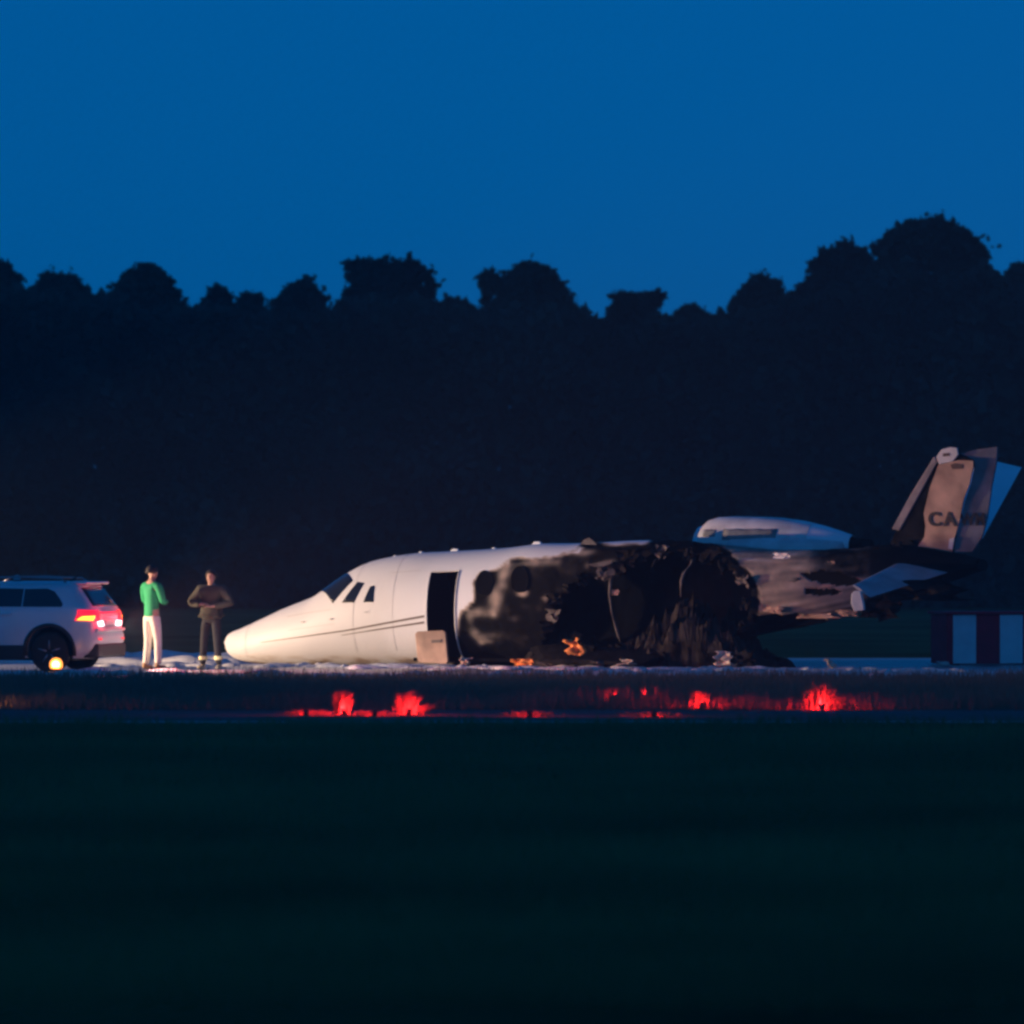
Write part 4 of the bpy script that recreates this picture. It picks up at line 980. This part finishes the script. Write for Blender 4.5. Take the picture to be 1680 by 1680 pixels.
    for j in range(mm_ + 1):
        ph = j / mm_ * 1.75
        for i in range(nn):
            a = 2 * math.pi * i / nn; fr = max(0.0, math.sin(a)); p_ = ph * (1 - .42 * fr)
            V_.append((.088 * math.sin(p_) * math.cos(a), .004 + .108 * math.sin(p_) * math.sin(a), 1.665 + .112 * math.cos(p_)))
    for j in range(mm_):
        for i in range(nn): F.append((j*nn+i, (j+1)*nn+i, (j+1)*nn+(i+1) % nn, j*nn+(i+1) % nn))
    h_ = mesh('hair', V_, F, M['hair'], o, True); s_ = h_.modifiers.new('thickness', 'SOLIDIFY'); s_.thickness = .014; s_.offset = 1
    return o
M['green'] = mat('green_top', (.02, .42, .16), .8, var=.15, scale=5, bump=.3, bscale=14)
M['cream'] = mat('cream_trousers', (.92, .88, .78), .85, var=.08, scale=6, bump=.3, bscale=12)
M['tanshoe'] = mat('tan_shoes', (.45, .26, .13), .6)
M['olive'] = mat('dark_olive_coat', (.065, .062, .045), .9, var=.25, scale=5, bump=.4, bscale=12)
M['darktr'] = mat('dark_trousers', (.030, .030, .033), .9, var=.2, scale=6, bump=.3, bscale=12)
M['hivis'] = mat('reflective_yellow', (.95, .85, .40), .35)
M['boot'] = mat('pale_boots', (.55, .45, .28), .5, var=.15, scale=10)
# standing with the back half turned to the viewer, forearms raised in front
person('person in a bright green top and cream trousers standing behind the car', 249, -2.2, 1.79, R(-48),
       (((-.25, .05, 1.15), (-.10, .24, 1.20), ((1, .25, .05), (0, 0, 1))), ((.235, .06, 1.15), (.10, .25, 1.16), ((-1, .2, .05), (0, 0, 1)))),
       ((-.13, -.02), (.15, .02)), M['green'], M['cream'], M['tanshoe'])
# facing the viewer, elbows wide, hands joined at the waist
person('person in a bulky dark olive coat, elbows out, beside the jet nose', 347, -2.0, 1.71, R(160),
       (((-.41, .02, 1.18), (-.10, .21, 1.13), ((1, .3, 0), (0, 0, 1))), ((.41, .02, 1.18), (.10, .21, 1.17), ((-1, .3, 0), (0, 0, 1)))),
       ((-.14, .0), (.16, .03)), M['olive'], M['darktr'], M['boot'], bulk=1.36, bands=True)

# ------------------------------------------------------------------ the work light that lights the wreck, out of frame beyond the car
def work_light(label, x, y, z, aim, power, col, spread):
    o = empty('work_light', (x, y, 0.006)); tag(o, label, 'lamp')
    d = (Vector(aim) - Vector((x, y, z))).normalized()
    for k in range(3):
        a = 2 * math.pi * k / 3 + .5; tube('leg', [(0, 0, z * .6), (.32 * math.cos(a), .32 * math.sin(a), 0.01)], .014, M['clad'], o, 8)
    tube('mast', [(0, 0, z * .45), (0, 0, z - .12)], .018, M['clad'], o, 8)
    q = d.to_track_quat('-Z', 'Y')
    hd = lathe('lamp_housing', [(.05, .14), (.12, .12), (.17, .02), (.17, .0), (.155, .0), (.15, .03), (.02, .06)], M['clad'], o, 24)
    hd.location = (0, 0, z); hd.rotation_mode = 'QUATERNION'; hd.rotation_quaternion = q
    ll = bpy.data.lights.new('beam', 'SPOT'); ll.energy = power; ll.color = col; ll.spot_size = spread; ll.spot_blend = .5; ll.shadow_soft_size = .12
    lo = link(bpy.data.objects.new('beam', ll), o); lo.location = Vector((0, 0, z)) + d * .03; lo.rotation_mode = 'QUATERNION'; lo.rotation_quaternion = q
    return o
work_light('floodlight on a tripod standing on the runway beyond the parked car', -17.0, -1.2, 1.25, (0, 1.3, 1.5), 8600, (1.0, .70, .47), R(48))

# ------------------------------------------------------------------ thin evening haze over the whole field
hz = box('haze', (-3000, -500, -1.0), (3000, 3500, 14.5), None); hz['kind'] = 'stuff'; hz['label'] = 'thin even evening haze over the whole airfield'; hz['category'] = 'haze'
hm = bpy.data.materials.new('haze'); hm.use_nodes = True; ht = hm.node_tree; ht.nodes.remove(ht.nodes['Principled BSDF'])
hv = ht.nodes.new('ShaderNodeVolumePrincipled'); hv.inputs['Color'].default_value = (.85, .87, .9, 1); hv.inputs['Density'].default_value = .0006
ht.links.new(hv.outputs[0], ht.nodes['Material Output'].inputs['Volume']); hz.data.materials.append(hm)
